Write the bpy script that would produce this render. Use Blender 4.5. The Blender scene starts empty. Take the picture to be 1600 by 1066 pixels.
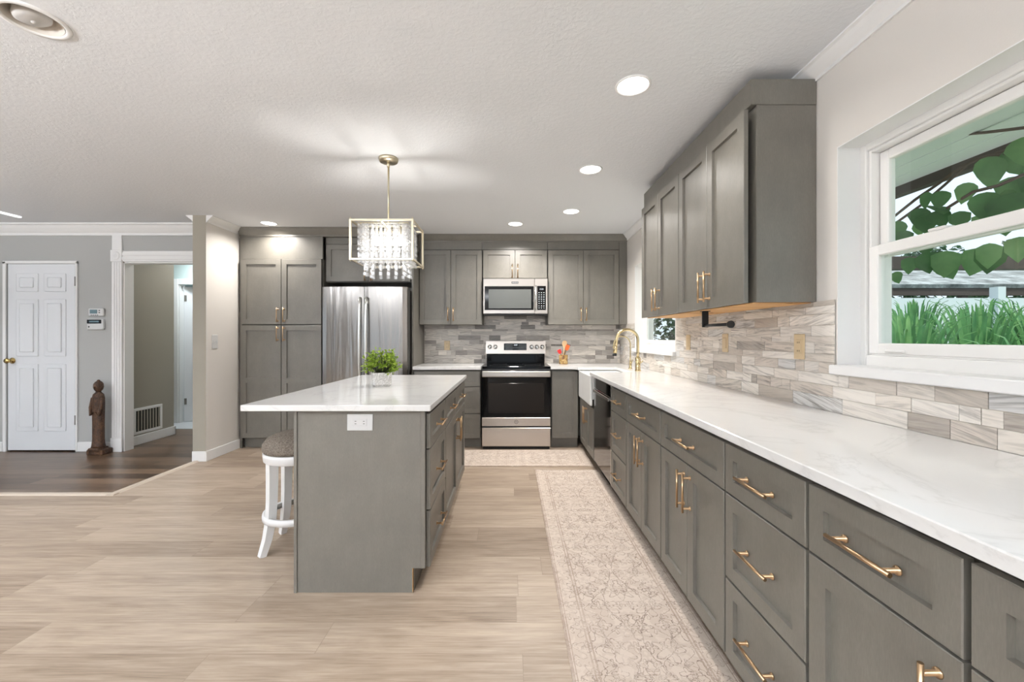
import bpy, bmesh, math, random
from mathutils import Vector, Matrix, noise
random.seed(7)
PI = math.pi
scene = bpy.context.scene
COL = scene.collection

# ------------------------------------------------------------------ camera, world, exposure
H = 1.232            # camera height
F = 650.0            # focal length in pixels of the 1600 px wide frame
CEIL = 2.455
XW = 1.385           # right wall
YB = 5.24            # back wall
cam = bpy.data.cameras.new('camera')
cam.sensor_fit = 'HORIZONTAL'; cam.sensor_width = 36.0
cam.lens = F / 1600.0 * 36.0
cam.shift_x = 2.0 / 1600.0
cam.shift_y = -5.0 / 1600.0
cam.clip_start = 0.02
camo = bpy.data.objects.new('camera', cam)
camo.location = (0, 0, H); camo.rotation_euler = (PI / 2, 0, 0)
COL.objects.link(camo); scene.camera = camo

scene.view_settings.view_transform = 'Standard'
scene.view_settings.look = 'None'
scene.view_settings.exposure = 0.06
scene.view_settings.gamma = 1.0
scene.view_settings.use_curve_mapping = False

world = bpy.data.worlds.new('daylight_sky'); scene.world = world
world.use_nodes = True
wb = world.node_tree.nodes['Background']
wb.inputs[0].default_value = (0.80, 0.90, 1.0, 1); wb.inputs[1].default_value = 1.25

def lamp(name, kind, loc, energy, color=(1, 1, 1), rot=(0, 0, 0), parent=None, **kw):
    l = bpy.data.lights.new(name, kind); l.energy = energy; l.color = color
    for k, v in kw.items(): setattr(l, k, v)
    o = bpy.data.objects.new(name, l); o.location = loc; o.rotation_euler = rot
    COL.objects.link(o)
    if parent: o.parent = parent
    return o

lamp('sun', 'SUN', (0, 0, 12), 3.6, (1, .96, .9), (math.radians(16), math.radians(27), 0), angle=0.03)
WARM = (1.0, .965, .92)
CAN_W = 8.0
# power of the unseen uplights added behind the camera to brighten the ceiling
UP_W = 205.0

# ------------------------------------------------------------------ mesh helpers
class MB:
    def __init__(s): s.bm = bmesh.new()
    def box(s, x0, x1, y0, y1, z0, z1, bev=0.0, mi=0, seg=1):
        vs = [s.bm.verts.new((x, y, z)) for x in (x0, x1) for y in (y0, y1) for z in (z0, z1)]
        q = [(0, 1, 3, 2), (4, 6, 7, 5), (0, 4, 5, 1), (2, 3, 7, 6), (0, 2, 6, 4), (1, 5, 7, 3)]
        fs = [s.bm.faces.new([vs[i] for i in f]) for f in q]
        for f in fs: f.material_index = mi
        if bev > 0:
            es = set(e for f in fs for e in f.edges)
            r = bmesh.ops.bevel(s.bm, geom=list(es), offset=bev, segments=seg, affect='EDGES', profile=0.5)
            for f in r['faces']: f.material_index = mi
        return s
    def sweep(s, pts, rad, seg=12, cap=True, mi=0, up=None, phase=0.0, smooth=True, aspect=1.0):
        pts = [Vector(p) for p in pts]; n = len(pts)
        if not hasattr(rad, '__len__'): rad = [rad] * n
        rings = []; prev = None
        for i, p in enumerate(pts):
            t = (pts[min(i + 1, n - 1)] - pts[max(i - 1, 0)])
            t = t.normalized() if t.length > 1e-9 else Vector((0, 0, 1))
            if prev is None:
                a = Vector(up) if up else (Vector((0, 0, 1)) if abs(t.z) < .9 else Vector((1, 0, 0)))
                u = (a - t * a.dot(t)).normalized()
            else:
                u = (prev - t * prev.dot(t)).normalized()
            prev = u; v = t.cross(u)
            rings.append([s.bm.verts.new(p + (u * math.cos(phase + 2 * PI * k / seg) * aspect + v * math.sin(phase + 2 * PI * k / seg)) * rad[i]) for k in range(seg)])
        for i in range(n - 1):
            for k in range(seg):
                f = s.bm.faces.new((rings[i][k], rings[i][(k + 1) % seg], rings[i + 1][(k + 1) % seg], rings[i + 1][k]))
                f.smooth = smooth; f.material_index = mi
        if cap:
            for r, rev in ((rings[0], True), (rings[-1], False)):
                f = s.bm.faces.new(r[::-1] if rev else r); f.material_index = mi
        return s
    def cyl(s, a, b, r, seg=16, mi=0, **k): return s.sweep([a, b], r, seg, mi=mi, **k)
    def lathe(s, prof, c=(0, 0, 0), seg=24, sx=1.0, sy=1.0, mi=0, smooth=True, closed=False):
        rings = []
        for (r, z) in prof:
            if r < 1e-6: rings.append([s.bm.verts.new((c[0], c[1], c[2] + z))])
            else: rings.append([s.bm.verts.new((c[0] + r * sx * math.cos(2 * PI * k / seg), c[1] + r * sy * math.sin(2 * PI * k / seg), c[2] + z)) for k in range(seg)])
        pairs = list(zip(rings, rings[1:]))
        if closed: pairs.append((rings[-1], rings[0]))
        for A, B in pairs:
            for k in range(seg):
                k2 = (k + 1) % seg
                if len(A) == 1 and len(B) == 1: continue
                if len(A) == 1: f = s.bm.faces.new((A[0], B[k2], B[k]))
                elif len(B) == 1: f = s.bm.faces.new((A[k], A[k2], B[0]))
                else: f = s.bm.faces.new((A[k], A[k2], B[k2], B[k]))
                f.smooth = smooth; f.material_index = mi
        return s
    def prism(s, poly, axis, a, b, mi=0):
        """extrude a closed 2D polygon along an axis; poly in the two other axes (cyclic order kept)"""
        def P(u, v, w):
            return {'x': (w, u, v), 'y': (u, w, v), 'z': (u, v, w)}[axis]
        A = [s.bm.verts.new(P(u, v, a)) for u, v in poly]; B = [s.bm.verts.new(P(u, v, b)) for u, v in poly]
        n = len(poly)
        for k in range(n):
            f = s.bm.faces.new((A[k], A[(k + 1) % n], B[(k + 1) % n], B[k])); f.material_index = mi
        f = s.bm.faces.new(A[::-1]); f.material_index = mi
        f = s.bm.faces.new(B); f.material_index = mi
        return s
    def face(s, pts, mi=0, smooth=False):
        f = s.bm.faces.new([s.bm.verts.new(p) for p in pts]); f.material_index = mi; f.smooth = smooth
        return f
    def build(s, name, mats, parent=None, loc=None, recalc=True):
        if recalc: bmesh.ops.recalc_face_normals(s.bm, faces=s.bm.faces)
        me = bpy.data.meshes.new(name); s.bm.to_mesh(me); s.bm.free()
        for m in (mats if isinstance(mats, (list, tuple)) else [mats]): me.materials.append(m)
        o = bpy.data.objects.new(name, me); COL.objects.link(o)
        if parent: o.parent = parent
        if loc: o.location = loc
        return o

def tag(o, label=None, cat=None, group=None, kind=None):
    if label: o['label'] = label
    if cat: o['category'] = cat
    if group: o['group'] = group
    if kind: o['kind'] = kind
    return o
def thing(name, label, cat, loc=(0, 0, 0), rz=0.0, group=None):
    o = bpy.data.objects.new(name, None); o.empty_display_size = .05
    o.location = loc; o.rotation_euler = (0, 0, rz); COL.objects.link(o)
    return tag(o, label, cat, group)
def struct(o, label=None): return tag(o, label, kind='structure')
def struct_root(name, loc=(0, 0, 0), rz=0.0, label=None):
    o = bpy.data.objects.new(name, None); o.location = loc; o.rotation_euler = (0, 0, rz); COL.objects.link(o)
    return tag(o, label, kind='structure')
def copy_tree(o, parent=None):
    c = o.copy(); COL.objects.link(c)
    if parent is not None: c.parent = parent
    for ch in o.children: copy_tree(ch, c)
    return c

# ------------------------------------------------------------------ materials
def srgb(r, g, b):
    f = lambda c: (c / 255 / 12.92) if c / 255 <= .04045 else ((c / 255 + .055) / 1.055) ** 2.4
    return (f(r), f(g), f(b), 1)
class NT:
    def __init__(s, name):
        s.m = bpy.data.materials.new(name); s.m.use_nodes = True
        s.t = s.m.node_tree; s.b = s.t.nodes['Principled BSDF']
    def n(s, typ, **kw):
        x = s.t.nodes.new(typ)
        for k, v in kw.items(): setattr(x, k, v)
        return x
    def l(s, a, b): s.t.links.new(a, b)
    def val(s, sock, v):
        if isinstance(v, bpy.types.NodeSocket): s.l(v, sock)
        else: sock.default_value = v
    def math(s, op, a, b=0.0, c=None):
        x = s.n('ShaderNodeMath', operation=op); s.val(x.inputs[0], a); s.val(x.inputs[1], b)
        if c is not None: s.val(x.inputs[2], c)
        return x.outputs[0]
    def coord(s, which='Object'): return s.n('ShaderNodeTexCoord').outputs[which]
    def mapping(s, vec, scale=(1, 1, 1), rot=(0, 0, 0), loc=(0, 0, 0)):
        x = s.n('ShaderNodeMapping'); s.l(vec, x.inputs[0])
        x.inputs['Scale'].default_value = scale; x.inputs['Rotation'].default_value = rot; x.inputs['Location'].default_value = loc
        return x.outputs[0]
    def sep(s, vec):
        x = s.n('ShaderNodeSeparateXYZ'); s.l(vec, x.inputs[0]); return x.outputs
    def comb(s, a, b, c=0.0):
        x = s.n('ShaderNodeCombineXYZ'); s.val(x.inputs[0], a); s.val(x.inputs[1], b); s.val(x.inputs[2], c); return x.outputs[0]
    def noise(s, vec, scale, detail=4, rough=.55, dist=0.0):
        x = s.n('ShaderNodeTexNoise'); s.l(vec, x.inputs['Vector'])
        x.inputs['Scale'].default_value = scale; x.inputs['Detail'].default_value = detail
        x.inputs['Roughness'].default_value = rough; x.inputs['Distortion'].default_value = dist
        return x.outputs[0]
    def white(s, vec):
        x = s.n('ShaderNodeTexWhiteNoise', noise_dimensions='3D'); s.l(vec, x.inputs['Vector']); return x.outputs
    def ramp(s, fac, stops, interp='LINEAR'):
        x = s.n('ShaderNodeValToRGB'); s.l(fac, x.inputs[0]); r = x.color_ramp; r.interpolation = interp
        while len(r.elements) < len(stops): r.elements.new(.5)
        for e, (p, c) in zip(r.elements, stops):
            e.position = p; e.color = c if len(c) == 4 else (*c, 1)
        return x.outputs[0]
    def mix(s, fac, a, b, mode='MIX'):
        x = s.n('ShaderNodeMix', data_type='RGBA', blend_type=mode)
        s.val(x.inputs[0], fac); s.val(x.inputs[6], a); s.val(x.inputs[7], b); return x.outputs[2]
    def bump(s, h, strength=.2, dist=.01):
        x = s.n('ShaderNodeBump'); s.l(h, x.inputs['Height']); x.inputs['Strength'].default_value = strength
        x.inputs['Distance'].default_value = dist; s.l(x.outputs[0], s.b.inputs['Normal']); return x
    def set(s, **kw):
        names = dict(color='Base Color', rough='Roughness', metal='Metallic', ior='IOR', trans='Transmission Weight', spec='Specular IOR Level',
                     emit='Emission Color', estr='Emission Strength', coat='Coat Weight', sheen='Sheen Weight', aniso='Anisotropic', sub='Subsurface Weight', alpha='Alpha')
        for k, v in kw.items(): s.val(s.b.inputs[names[k]], v)
        return s.m
def plain(name, color, rough=.5, metal=0.0, **kw): return NT(name).set(color=color, rough=rough, metal=metal, **kw)

def cabinet_mat():
    t = NT('grey_stained_wood'); c = t.coord()
    g = t.noise(t.mapping(c, (90, 90, 9)), 1.0, 6, .6, .3)
    m = t.noise(t.mapping(c, (7, 7, 5)), 1.0, 5, .65)
    f = t.noise(t.mapping(c, (340, 340, 60)), 1.0, 3, .6)
    a = t.math('ADD', t.math('MULTIPLY', g, .14), t.math('ADD', t.math('MULTIPLY', m, .5), t.math('MULTIPLY', f, .36)))
    col = t.ramp(a, [(.3, srgb(96, 92, 85)), (.5, srgb(107, 103, 95)), (.7, srgb(118, 114, 106))])
    t.bump(f, .06, .001)
    return t.set(color=col, rough=.42, spec=.85)
def quartz_mat():
    t = NT('white_quartz'); c = t.coord()
    w = t.noise(t.mapping(c, (1.1, 1.1, 1.1), (0, 0, .5)), 1.6, 6, .6, 1.4)
    v = t.math('ABSOLUTE', t.math('SUBTRACT', w, .5))
    vein = t.ramp(v, [(0, (1, 1, 1)), (.012, (.3, .3, .3)), (.04, (0, 0, 0))])
    soft = t.noise(c, 5, 3)
    base = t.mix(t.math('MULTIPLY', soft, .5), srgb(228, 227, 225), srgb(219, 218, 216))
    col = t.mix(t.math('MULTIPLY', vein, .30), base, srgb(190, 188, 185))
    return t.set(color=col, rough=.12, spec=.5)
def plank_mat(name, c1, c2, c3, seam, W=.18, L=1.22, rough=.42, rot=0.0, contrast=1.0):
    t = NT(name); c = t.coord()
    if rot: c = t.mapping(c, rot=(0, 0, rot))
    x, y, z = t.sep(c)
    row = t.math('FLOOR', t.math('DIVIDE', y, W))
    off = t.math('MULTIPLY', t.white(t.comb(row, 3.3, 0))[0], L)
    xs = t.math('DIVIDE', t.math('ADD', x, off), L)
    pid = t.math('FLOOR', xs)
    rnd = t.white(t.comb(row, pid, 1.7))
    gx = t.math('ADD', t.math('MULTIPLY', x, 1.7), t.math('MULTIPLY', rnd[0], 37.0))
    gv = t.comb(gx, t.math('MULTIPLY', y, 34.0), t.math('MULTIPLY', rnd[0], 11.0))
    g1 = t.noise(gv, 1.0, 7, .62, .5)
    gv2 = t.comb(t.math('MULTIPLY', gx, 3.0), t.math('MULTIPLY', y, 130.0), 0.0)
    g2 = t.noise(gv2, 1.0, 4, .6)
    g3 = t.noise(t.comb(t.math('MULTIPLY', gx, .9), t.math('MULTIPLY', y, 9.0), rnd[0]), 1.0, 5, .65, .8)
    g = t.math('ADD', t.math('MULTIPLY', g1, .32), t.math('ADD', t.math('MULTIPLY', g2, .36), t.math('MULTIPLY', g3, .32)))
    g = t.math('ADD', g, t.math('MULTIPLY', t.math('SUBTRACT', rnd[0], .5), .20 * contrast))
    col = t.ramp(g, [(.32, c1), (.5, c2), (.68, c3)])
    fy = t.math('FRACT', t.math('DIVIDE', y, W)); fx = t.math('FRACT', xs)
    sy = t.math('LESS_THAN', fy, .014); sx = t.math('LESS_THAN', fx, .0022)
    sm = t.math('MAXIMUM', sy, sx)
    col = t.mix(t.math('MULTIPLY', sm, .55), col, seam)
    t.bump(t.math('SUBTRACT', t.math('MULTIPLY', g2, .3), sm), .12, .002)
    return t.set(color=col, rough=rough, spec=.4)
def tile_mat():
    t = NT('stone_mosaic_tile'); c = t.coord(); x, y, z = t.sep(c)
    h = t.math('ADD', x, y)
    a = t.n('ShaderNodeAttribute', attribute_name='tile_color'); r = t.n('ShaderNodeAttribute', attribute_name='tile_rand')
    rx, ry, rz = t.sep(r.outputs['Vector'])
    zz = t.math('ADD', z, t.math('MULTIPLY', h, t.math('MULTIPLY', t.math('SUBTRACT', ry, .5), .5)))
    v = t.comb(t.math('ADD', t.math('MULTIPLY', h, 4.5), t.math('MULTIPLY', rx, 90.0)), t.math('ADD', t.math('MULTIPLY', zz, 60.0), t.math('MULTIPLY', ry, 70.0)), 0.0)
    n1 = t.noise(v, 1.0, 6, .62, 1.2)
    v2 = t.comb(t.math('ADD', t.math('MULTIPLY', h, 9.0), t.math('MULTIPLY', rz, 50.0)), t.math('MULTIPLY', zz, 120.0), rx)
    n2 = t.noise(v2, 1.0, 4, .6, .6)
    dark = t.ramp(n1, [(.45, (0, 0, 0)), (.53, (.42, .42, .42)), (.64, (1, 1, 1))])
    col = t.mix(t.math('MULTIPLY', dark, t.math('ADD', .25, t.math('MULTIPLY', rz, .65))), a.outputs['Color'], srgb(104, 97, 92))
    col = t.mix(t.math('MULTIPLY', t.math('SUBTRACT', n2, .36), .7), col, srgb(232, 224, 213))
    t.bump(n2, .06, .002)
    return t.set(color=col, rough=.28, spec=.5)
def rug_mat(name, hw, hl, axis):
    """faded oriental rug; rug lies with its centre at the object origin, long side along local x or y"""
    t = NT(name); c = t.coord(); x, y, z = t.sep(c)
    if axis == 'x': x, y = y, x
    ax = t.math('ABSOLUTE', x)
    w1 = t.math('MULTIPLY', t.math('SUBTRACT', t.noise(t.comb(ax, y, 0.0), 26.0, 3, .6), .5), .030)
    w2 = t.math('MULTIPLY', t.math('SUBTRACT', t.noise(t.comb(ax, y, 5.0), 26.0, 3, .6), .5), .030)
    X = t.math('ADD', ax, w1); Y = t.math('ADD', y, w2)
    def flower(px_, py_, ox, oy, petals, R, amp, th):
        u = t.math('SUBTRACT', t.math('FRACT', t.math('DIVIDE', t.math('ADD', X, ox), px_)), .5); v = t.math('SUBTRACT', t.math('FRACT', t.math('DIVIDE', t.math('ADD', Y, oy), py_)), .5)
        u = t.math('MULTIPLY', u, px_); v = t.math('MULTIPLY', v, py_)
        rr = t.math('SQRT', t.math('ADD', t.math('MULTIPLY', u, u), t.math('MULTIPLY', v, v)))
        an = t.math('ARCTAN2', v, u)
        edge = t.math('MULTIPLY', t.math('ADD', 1.0, t.math('MULTIPLY', t.math('COSINE', t.math('MULTIPLY', an, petals)), amp)), R)
        return t.math('LESS_THAN', t.math('ABSOLUTE', t.math('SUBTRACT', rr, edge)), th)
    def scroll(per, off, A, ph, th):
        return t.math('LESS_THAN', t.math('ABSOLUTE', t.math('SUBTRACT', t.math('SUBTRACT', X, off), t.math('MULTIPLY', t.math('SINE', t.math('ADD', t.math('MULTIPLY', Y, 2 * PI / per), ph)), A))), th)
    fl = [flower(.19, .26, .095, 0, 8, .060, .30, .0035), flower(.19, .26, .095, 0, 6, .030, .35, .003), flower(.19, .26, 0, .13, 5, .045, .45, .003), flower(.095, .13, .02, .05, 4, .020, .5, .0028),
          flower(.063, .0867, .01, .02, 3, .012, .6, .0022), scroll(.26, .095, .05, .6, .0022), scroll(.13, .16, .03, 2.0, .002), scroll(.52, .05, .04, 1.1, .002)]
    pat = fl[0]
    for q in fl[1:]: pat = t.math('MAXIMUM', pat, q)
    fill = t.ramp(t.noise(t.comb(X, Y, 0.0), 17.0, 2, .5, 1.5), [(.45, (0, 0, 0)), (.51, (1, 1, 1))])
    fade = t.ramp(t.noise(c, 7.0, 5, .7), [(.34, (.15, .15, .15)), (.54, (1, 1, 1))])
    weave = t.noise(t.mapping(c, (1, 1, 1)), 230.0, 3, .75)
    wear = t.ramp(weave, [(.40, (.2, .2, .2)), (.54, (1, 1, 1))])
    col = t.mix(t.math('MULTIPLY', fill, .34), srgb(208, 195, 183), srgb(176, 159, 145))
    col = t.mix(t.math('MULTIPLY', t.math('MULTIPLY', pat, t.math('MULTIPLY', wear, fade)), .85), col, srgb(104, 85, 76))
    # border bands
    e = t.math('MINIMUM', t.math('SUBTRACT', hw, ax), t.math('SUBTRACT', hl, t.math('ABSOLUTE', y)))
    def band(lo, hi): return t.math('MULTIPLY', t.math('GREATER_THAN', e, lo), t.math('LESS_THAN', e, hi))
    inb = t.math('LESS_THAN', e, .105)
    col = t.mix(t.math('MULTIPLY', inb, .2), col, srgb(214, 200, 186))
    for lo, hi, s in ((.0, .012, .7), (.016, .021, .7), (.083, .090, .6), (.097, .105, .6)):
        col = t.mix(t.math('MULTIPLY', band(lo, hi), t.math('ADD', .1, t.math('MULTIPLY', fade, s * .8))), col, srgb(150, 130, 116))
    col = t.mix(t.math('MULTIPLY', weave, .30), col, srgb(170, 152, 138))
    t.bump(weave, .35, .003)
    return t.set(color=col, rough=.95, spec=.1)
def wall_mat(name, color, b=.10, sc=140):
    t = NT(name); n = t.noise(t.coord(), sc, 3, .6); t.bump(n, b, .004); return t.set(color=color, rough=.62, spec=.3)
def ceiling_mat():
    t = NT('knockdown_ceiling'); c = t.coord()
    n = t.noise(c, 46, 4, .62, .5)
    h = t.ramp(n, [(.44, (0, 0, 0)), (.58, (1, 1, 1))])
    t.bump(h, .15, .005); return t.set(color=srgb(226, 228, 231), rough=.8, spec=.2)
def steel_mat(name, col, rough, vertical=True, wavy=0.0):
    t = NT(name); c = t.coord()
    s = (300, 300, 3) if vertical else (3, 3, 300)
    n = t.noise(t.mapping(c, s), 1.0, 3, .6)
    rg = t.math('ADD', rough - .06, t.math('MULTIPLY', n, .12))
    if wavy:
        w = t.noise(t.mapping(c, (9, 9, .7)), 1.0, 2, .5, .4)
        t.bump(w, wavy, .02)
    else: t.bump(n, .03, .001)
    return t.set(color=col, rough=rg, metal=1.0)
def pine_mat():
    t = NT('raw_pine_board'); c = t.coord()
    n = t.noise(t.mapping(c, (14, 1.5, 14)), 1.0, 5, .6, .8)
    col = t.ramp(n, [(.3, srgb(190, 138, 84)), (.6, srgb(222, 176, 118))])
    vo = t.n('ShaderNodeTexVoronoi'); vo.inputs['Scale'].default_value = 4.0; t.l(c, vo.inputs['Vector'])
    k = t.ramp(vo.outputs['Distance'], [(.03, (1, 1, 1)), (.07, (0, 0, 0))])
    col = t.mix(k, col, srgb(120, 66, 34))
    return t.set(color=col, rough=.6)
def carved_mat():
    t = NT('carved_dark_wood'); c = t.coord()
    n = t.noise(t.mapping(c, (30, 30, 18)), 1.0, 5, .7, 1.5)
    col = t.ramp(n, [(.35, srgb(44, 28, 18)), (.55, srgb(86, 58, 38)), (.7, srgb(112, 80, 54))])
    t.bump(n, .8, .01); return t.set(color=col, rough=.55)
def fabric_mat():
    t = NT('grey_brown_tweed'); n = t.noise(t.coord(), 130, 4, .75)
    col = t.ramp(n, [(.35, srgb(84, 76, 68)), (.65, srgb(142, 132, 121))]); t.bump(n, .4, .004)
    return t.set(color=col, rough=.95, spec=.1)
def pot_mat():
    t = NT('white_marbled_ceramic'); n = t.noise(t.coord(), 26, 5, .65, 2.0)
    col = t.ramp(t.math('ABSOLUTE', t.math('SUBTRACT', n, .5)), [(0, srgb(170, 164, 158)), (.05, srgb(206, 202, 198)), (.14, srgb(226, 223, 219))])
    return t.set(color=col, rough=.4)
def leaf_mat(name, a, b, c3, rough=.45, sc=12):
    t = NT(name); n = t.noise(t.coord(), sc, 3, .6)
    ge = t.n('ShaderNodeNewGeometry'); n = t.math('ADD', t.math('MULTIPLY', n, .55), t.math('ADD', .05, t.math('MULTIPLY', ge.outputs['Random Per Island'], .36)))
    col = t.ramp(n, [(.3, a), (.5, b), (.7, c3)])
    t.set(color=col, rough=rough, spec=.35)
    tl = t.n('ShaderNodeBsdfTranslucent'); t.l(t.mix(.5, col, c3), tl.inputs[0]); mx = t.n('ShaderNodeMixShader'); mx.inputs[0].default_value = .4
    out = [q for q in t.t.nodes if q.type == 'OUTPUT_MATERIAL'][0]
    t.l(t.b.outputs[0], mx.inputs[1]); t.l(tl.outputs[0], mx.inputs[2]); t.l(mx.outputs[0], out.inputs[0])
    return t.m
def glass_mat():
    t = NT('window_glass'); tr = t.n('ShaderNodeBsdfTransparent'); tr.inputs[0].default_value = (.965, .99, .985, 1)
    gl = t.n('ShaderNodeBsdfGlossy'); gl.inputs['Roughness'].default_value = 0.0; gl.inputs[0].default_value = (1, 1, 1, 1)
    fr = t.n('ShaderNodeFresnel'); fr.inputs[0].default_value = 1.5
    ge = t.n('ShaderNodeNewGeometry'); fac = t.math('MULTIPLY', fr.outputs[0], t.math('SUBTRACT', 1.0, ge.outputs['Backfacing']))
    mx = t.n('ShaderNodeMixShader'); t.l(fac, mx.inputs[0]); t.l(tr.outputs[0], mx.inputs[1]); t.l(gl.outputs[0], mx.inputs[2])
    out = [n for n in t.t.nodes if n.type == 'OUTPUT_MATERIAL'][0]; t.l(mx.outputs[0], out.inputs[0])
    t.t.nodes.remove(t.b); return t.m
def crystal_mat():
    t = NT('cut_crystal'); tr = t.n('ShaderNodeBsdfTransparent'); gl = t.n('ShaderNodeBsdfGlossy'); tl = t.n('ShaderNodeBsdfTranslucent'); df = t.n('ShaderNodeBsdfDiffuse')
    gl.inputs['Roughness'].default_value = .08; tl.inputs[0].default_value = (.5, .5, .5, 1); df.inputs[0].default_value = (.4, .4, .4, 1)
    a = t.n('ShaderNodeMixShader'); a.inputs[0].default_value = .5; t.l(tl.outputs[0], a.inputs[1]); t.l(df.outputs[0], a.inputs[2])
    b = t.n('ShaderNodeMixShader'); b.inputs[0].default_value = .40; t.l(a.outputs[0], b.inputs[1]); t.l(gl.outputs[0], b.inputs[2])
    m = t.n('ShaderNodeMixShader'); m.inputs[0].default_value = .42; t.l(tr.outputs[0], m.inputs[1]); t.l(b.outputs[0], m.inputs[2])
    out = [q for q in t.t.nodes if q.type == 'OUTPUT_MATERIAL'][0]; t.l(m.outputs[0], out.inputs[0]); t.t.nodes.remove(t.b)
    return t.m
def shingle_mat():
    t = NT('grey_roof_shingle'); c = t.coord(); n = t.noise(c, 3.0, 5, .7)
    col = t.ramp(n, [(.35, srgb(92, 96, 96)), (.5, srgb(138, 142, 142)), (.66, srgb(186, 192, 194))])
    return t.set(color=col, rough=.9)

M = dict(
    cab=cabinet_mat(), quartz=quartz_mat(), tile=tile_mat(), grout=plain('pale_grout', srgb(205, 197, 186), .9),
    floor=plank_mat('greige_vinyl_plank', srgb(124, 106, 90), srgb(163, 145, 127), srgb(190, 173, 155), srgb(128, 110, 96), contrast=.7),
    dfloor=plank_mat('dark_laminate_plank', srgb(64, 48, 36), srgb(96, 75, 58), srgb(124, 101, 82), srgb(40, 30, 24), W=.13, rough=.30, contrast=1.4),
    tfloor=plain('white_floor_tile', srgb(222, 224, 226), .35),
    wall_r=wall_mat('warm_white_wall_paint', srgb(218, 213, 207)), wall_l=wall_mat('cool_grey_wall_paint', srgb(172, 172, 170)),
    wall_t=wall_mat('taupe_wall_paint', srgb(158, 152, 140)), wall_c=wall_mat('pale_aqua_wall_paint', srgb(196, 212, 210)),
    ceil=ceiling_mat(), white=plain('white_trim_paint', srgb(232, 231, 230), .38), dwhite=plain('white_door_paint', srgb(222, 224, 227), .42),
    vinyl=plain('white_window_vinyl', srgb(238, 236, 233), .3),
    bronze=plain('champagne_bronze', srgb(186, 157, 124), .28, 1.0), brass=plain('brushed_brass', srgb(206, 188, 148), .22, 1.0),
    champ=plain('pale_champagne_metal', srgb(214, 204, 180), .34, 1.0),
    steel=steel_mat('brushed_steel', srgb(196, 190, 184), .30, False), fsteel=steel_mat('refrigerator_steel', srgb(146, 142, 138), .20, True, .45),
    hsteel=plain('satin_steel_handle', srgb(220, 220, 218), .25, 1.0), dsteel=plain('black_stainless', srgb(74, 70, 68), .10, 1.0),
    blackglass=plain('black_glass', srgb(8, 8, 9), .06, spec=.22), black=plain('matte_black', srgb(16, 16, 17), .45), gap=plain('dark_gap_shade', srgb(14, 13, 12), .7),  # the gap tone stands in for shade behind the door and grille
    winglass=plain('tinted_oven_window', srgb(30, 27, 25), .10, spec=.22), mwglass=plain('microwave_mesh_window', srgb(86, 88, 86), .2, spec=.3),
    display=plain('black_display', srgb(20, 20, 22), .15), digit=plain('pale_legend', srgb(190, 196, 200), .5), lit=plain('lit_clock_digits', (0, 0, 0, 1), .5, emit=(.85, .92, 1, 1), estr=1.2),
    ceramic=plain('white_fireclay', srgb(240, 240, 238), .12), pine=pine_mat(), carved=carved_mat(), fabric=fabric_mat(), pot=pot_mat(),
    almond=plain('almond_plastic', srgb(206, 184, 148), .4), plate=plain('white_plastic', srgb(206, 206, 205), .35), slot=plain('dark_slot', srgb(50, 48, 46), .6),
    glass=glass_mat(), hinge=plain('dull_nickel', srgb(140, 138, 134), .4, 1.0), knob=plain('polished_brass_knob', srgb(206, 180, 120), .18, 1.0),
    lens=plain('lit_lamp_lens', (1, 1, 1, 1), .5, emit=(1, .96, .90, 1), estr=6.0),
    bulb=plain('lit_bulb', (1, 1, 1, 1), .5, emit=(1, .95, .88, 1), estr=14.0),
    crystal=crystal_mat(),
    unlit=plain('frosted_unlit_bulb', srgb(196, 194, 192), .4), canw=plain('can_reflector', srgb(222, 214, 204), .4),
    lcd=plain('grey_green_lcd', srgb(96, 122, 130), .2), strip=plain('lit_strip', (1, 1, 1, 1), .5, emit=(1, 1, 1, 1), estr=2.0),
    pleaf=leaf_mat('boxwood_leaf', srgb(70, 104, 22), srgb(130, 160, 44), srgb(176, 196, 84), sc=60), pstem=plain('dark_stem', srgb(58, 66, 30), .7),
    vleaf=leaf_mat('vine_leaf', srgb(52, 88, 56), srgb(84, 128, 78), srgb(120, 160, 104), sc=9), vstem=plain('vine_bark', srgb(92, 76, 66), .8),
    sleaf=leaf_mat('strap_leaf', srgb(52, 104, 66), srgb(88, 150, 94), srgb(142, 190, 124), sc=6),
    tleaf=leaf_mat('tree_leaf', srgb(24, 46, 34), srgb(46, 78, 54), srgb(84, 118, 86), sc=3),
    lawn=leaf_mat('lawn_grass', srgb(66, 104, 54), srgb(88, 126, 66), srgb(112, 146, 84), .9, 20),
    shingle=shingle_mat(), beam=plain('dark_brown_beam', srgb(70, 60, 54), .7), fence=plain('white_vinyl_fence', srgb(226, 234, 240), .45),
    soffit=plain('pale_soffit_board', srgb(236, 242, 244), .6), bark=plain('grey_bark', srgb(88, 76, 66), .9),
    crockm=None,
)
def crock_mat():
    t = NT('painted_amber_ceramic'); n = t.noise(t.coord(), 30, 3, .6, 1.0)
    col = t.ramp(n, [(.35, srgb(92, 58, 34)), (.5, srgb(168, 134, 78)), (.62, srgb(196, 172, 120)), (.7, srgb(150, 60, 40))])
    return t.set(color=col, rough=.25)
M['crockm'] = crock_mat()
M['wood'] = plain('pale_beech', srgb(206, 172, 128), .55); M['dwood'] = plain('olive_brown_wood', srgb(110, 84, 50), .5)
M['red'] = plain('red_silicone', srgb(196, 34, 34), .45); M['orange'] = plain('orange_silicone', srgb(214, 92, 36), .45)

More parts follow.
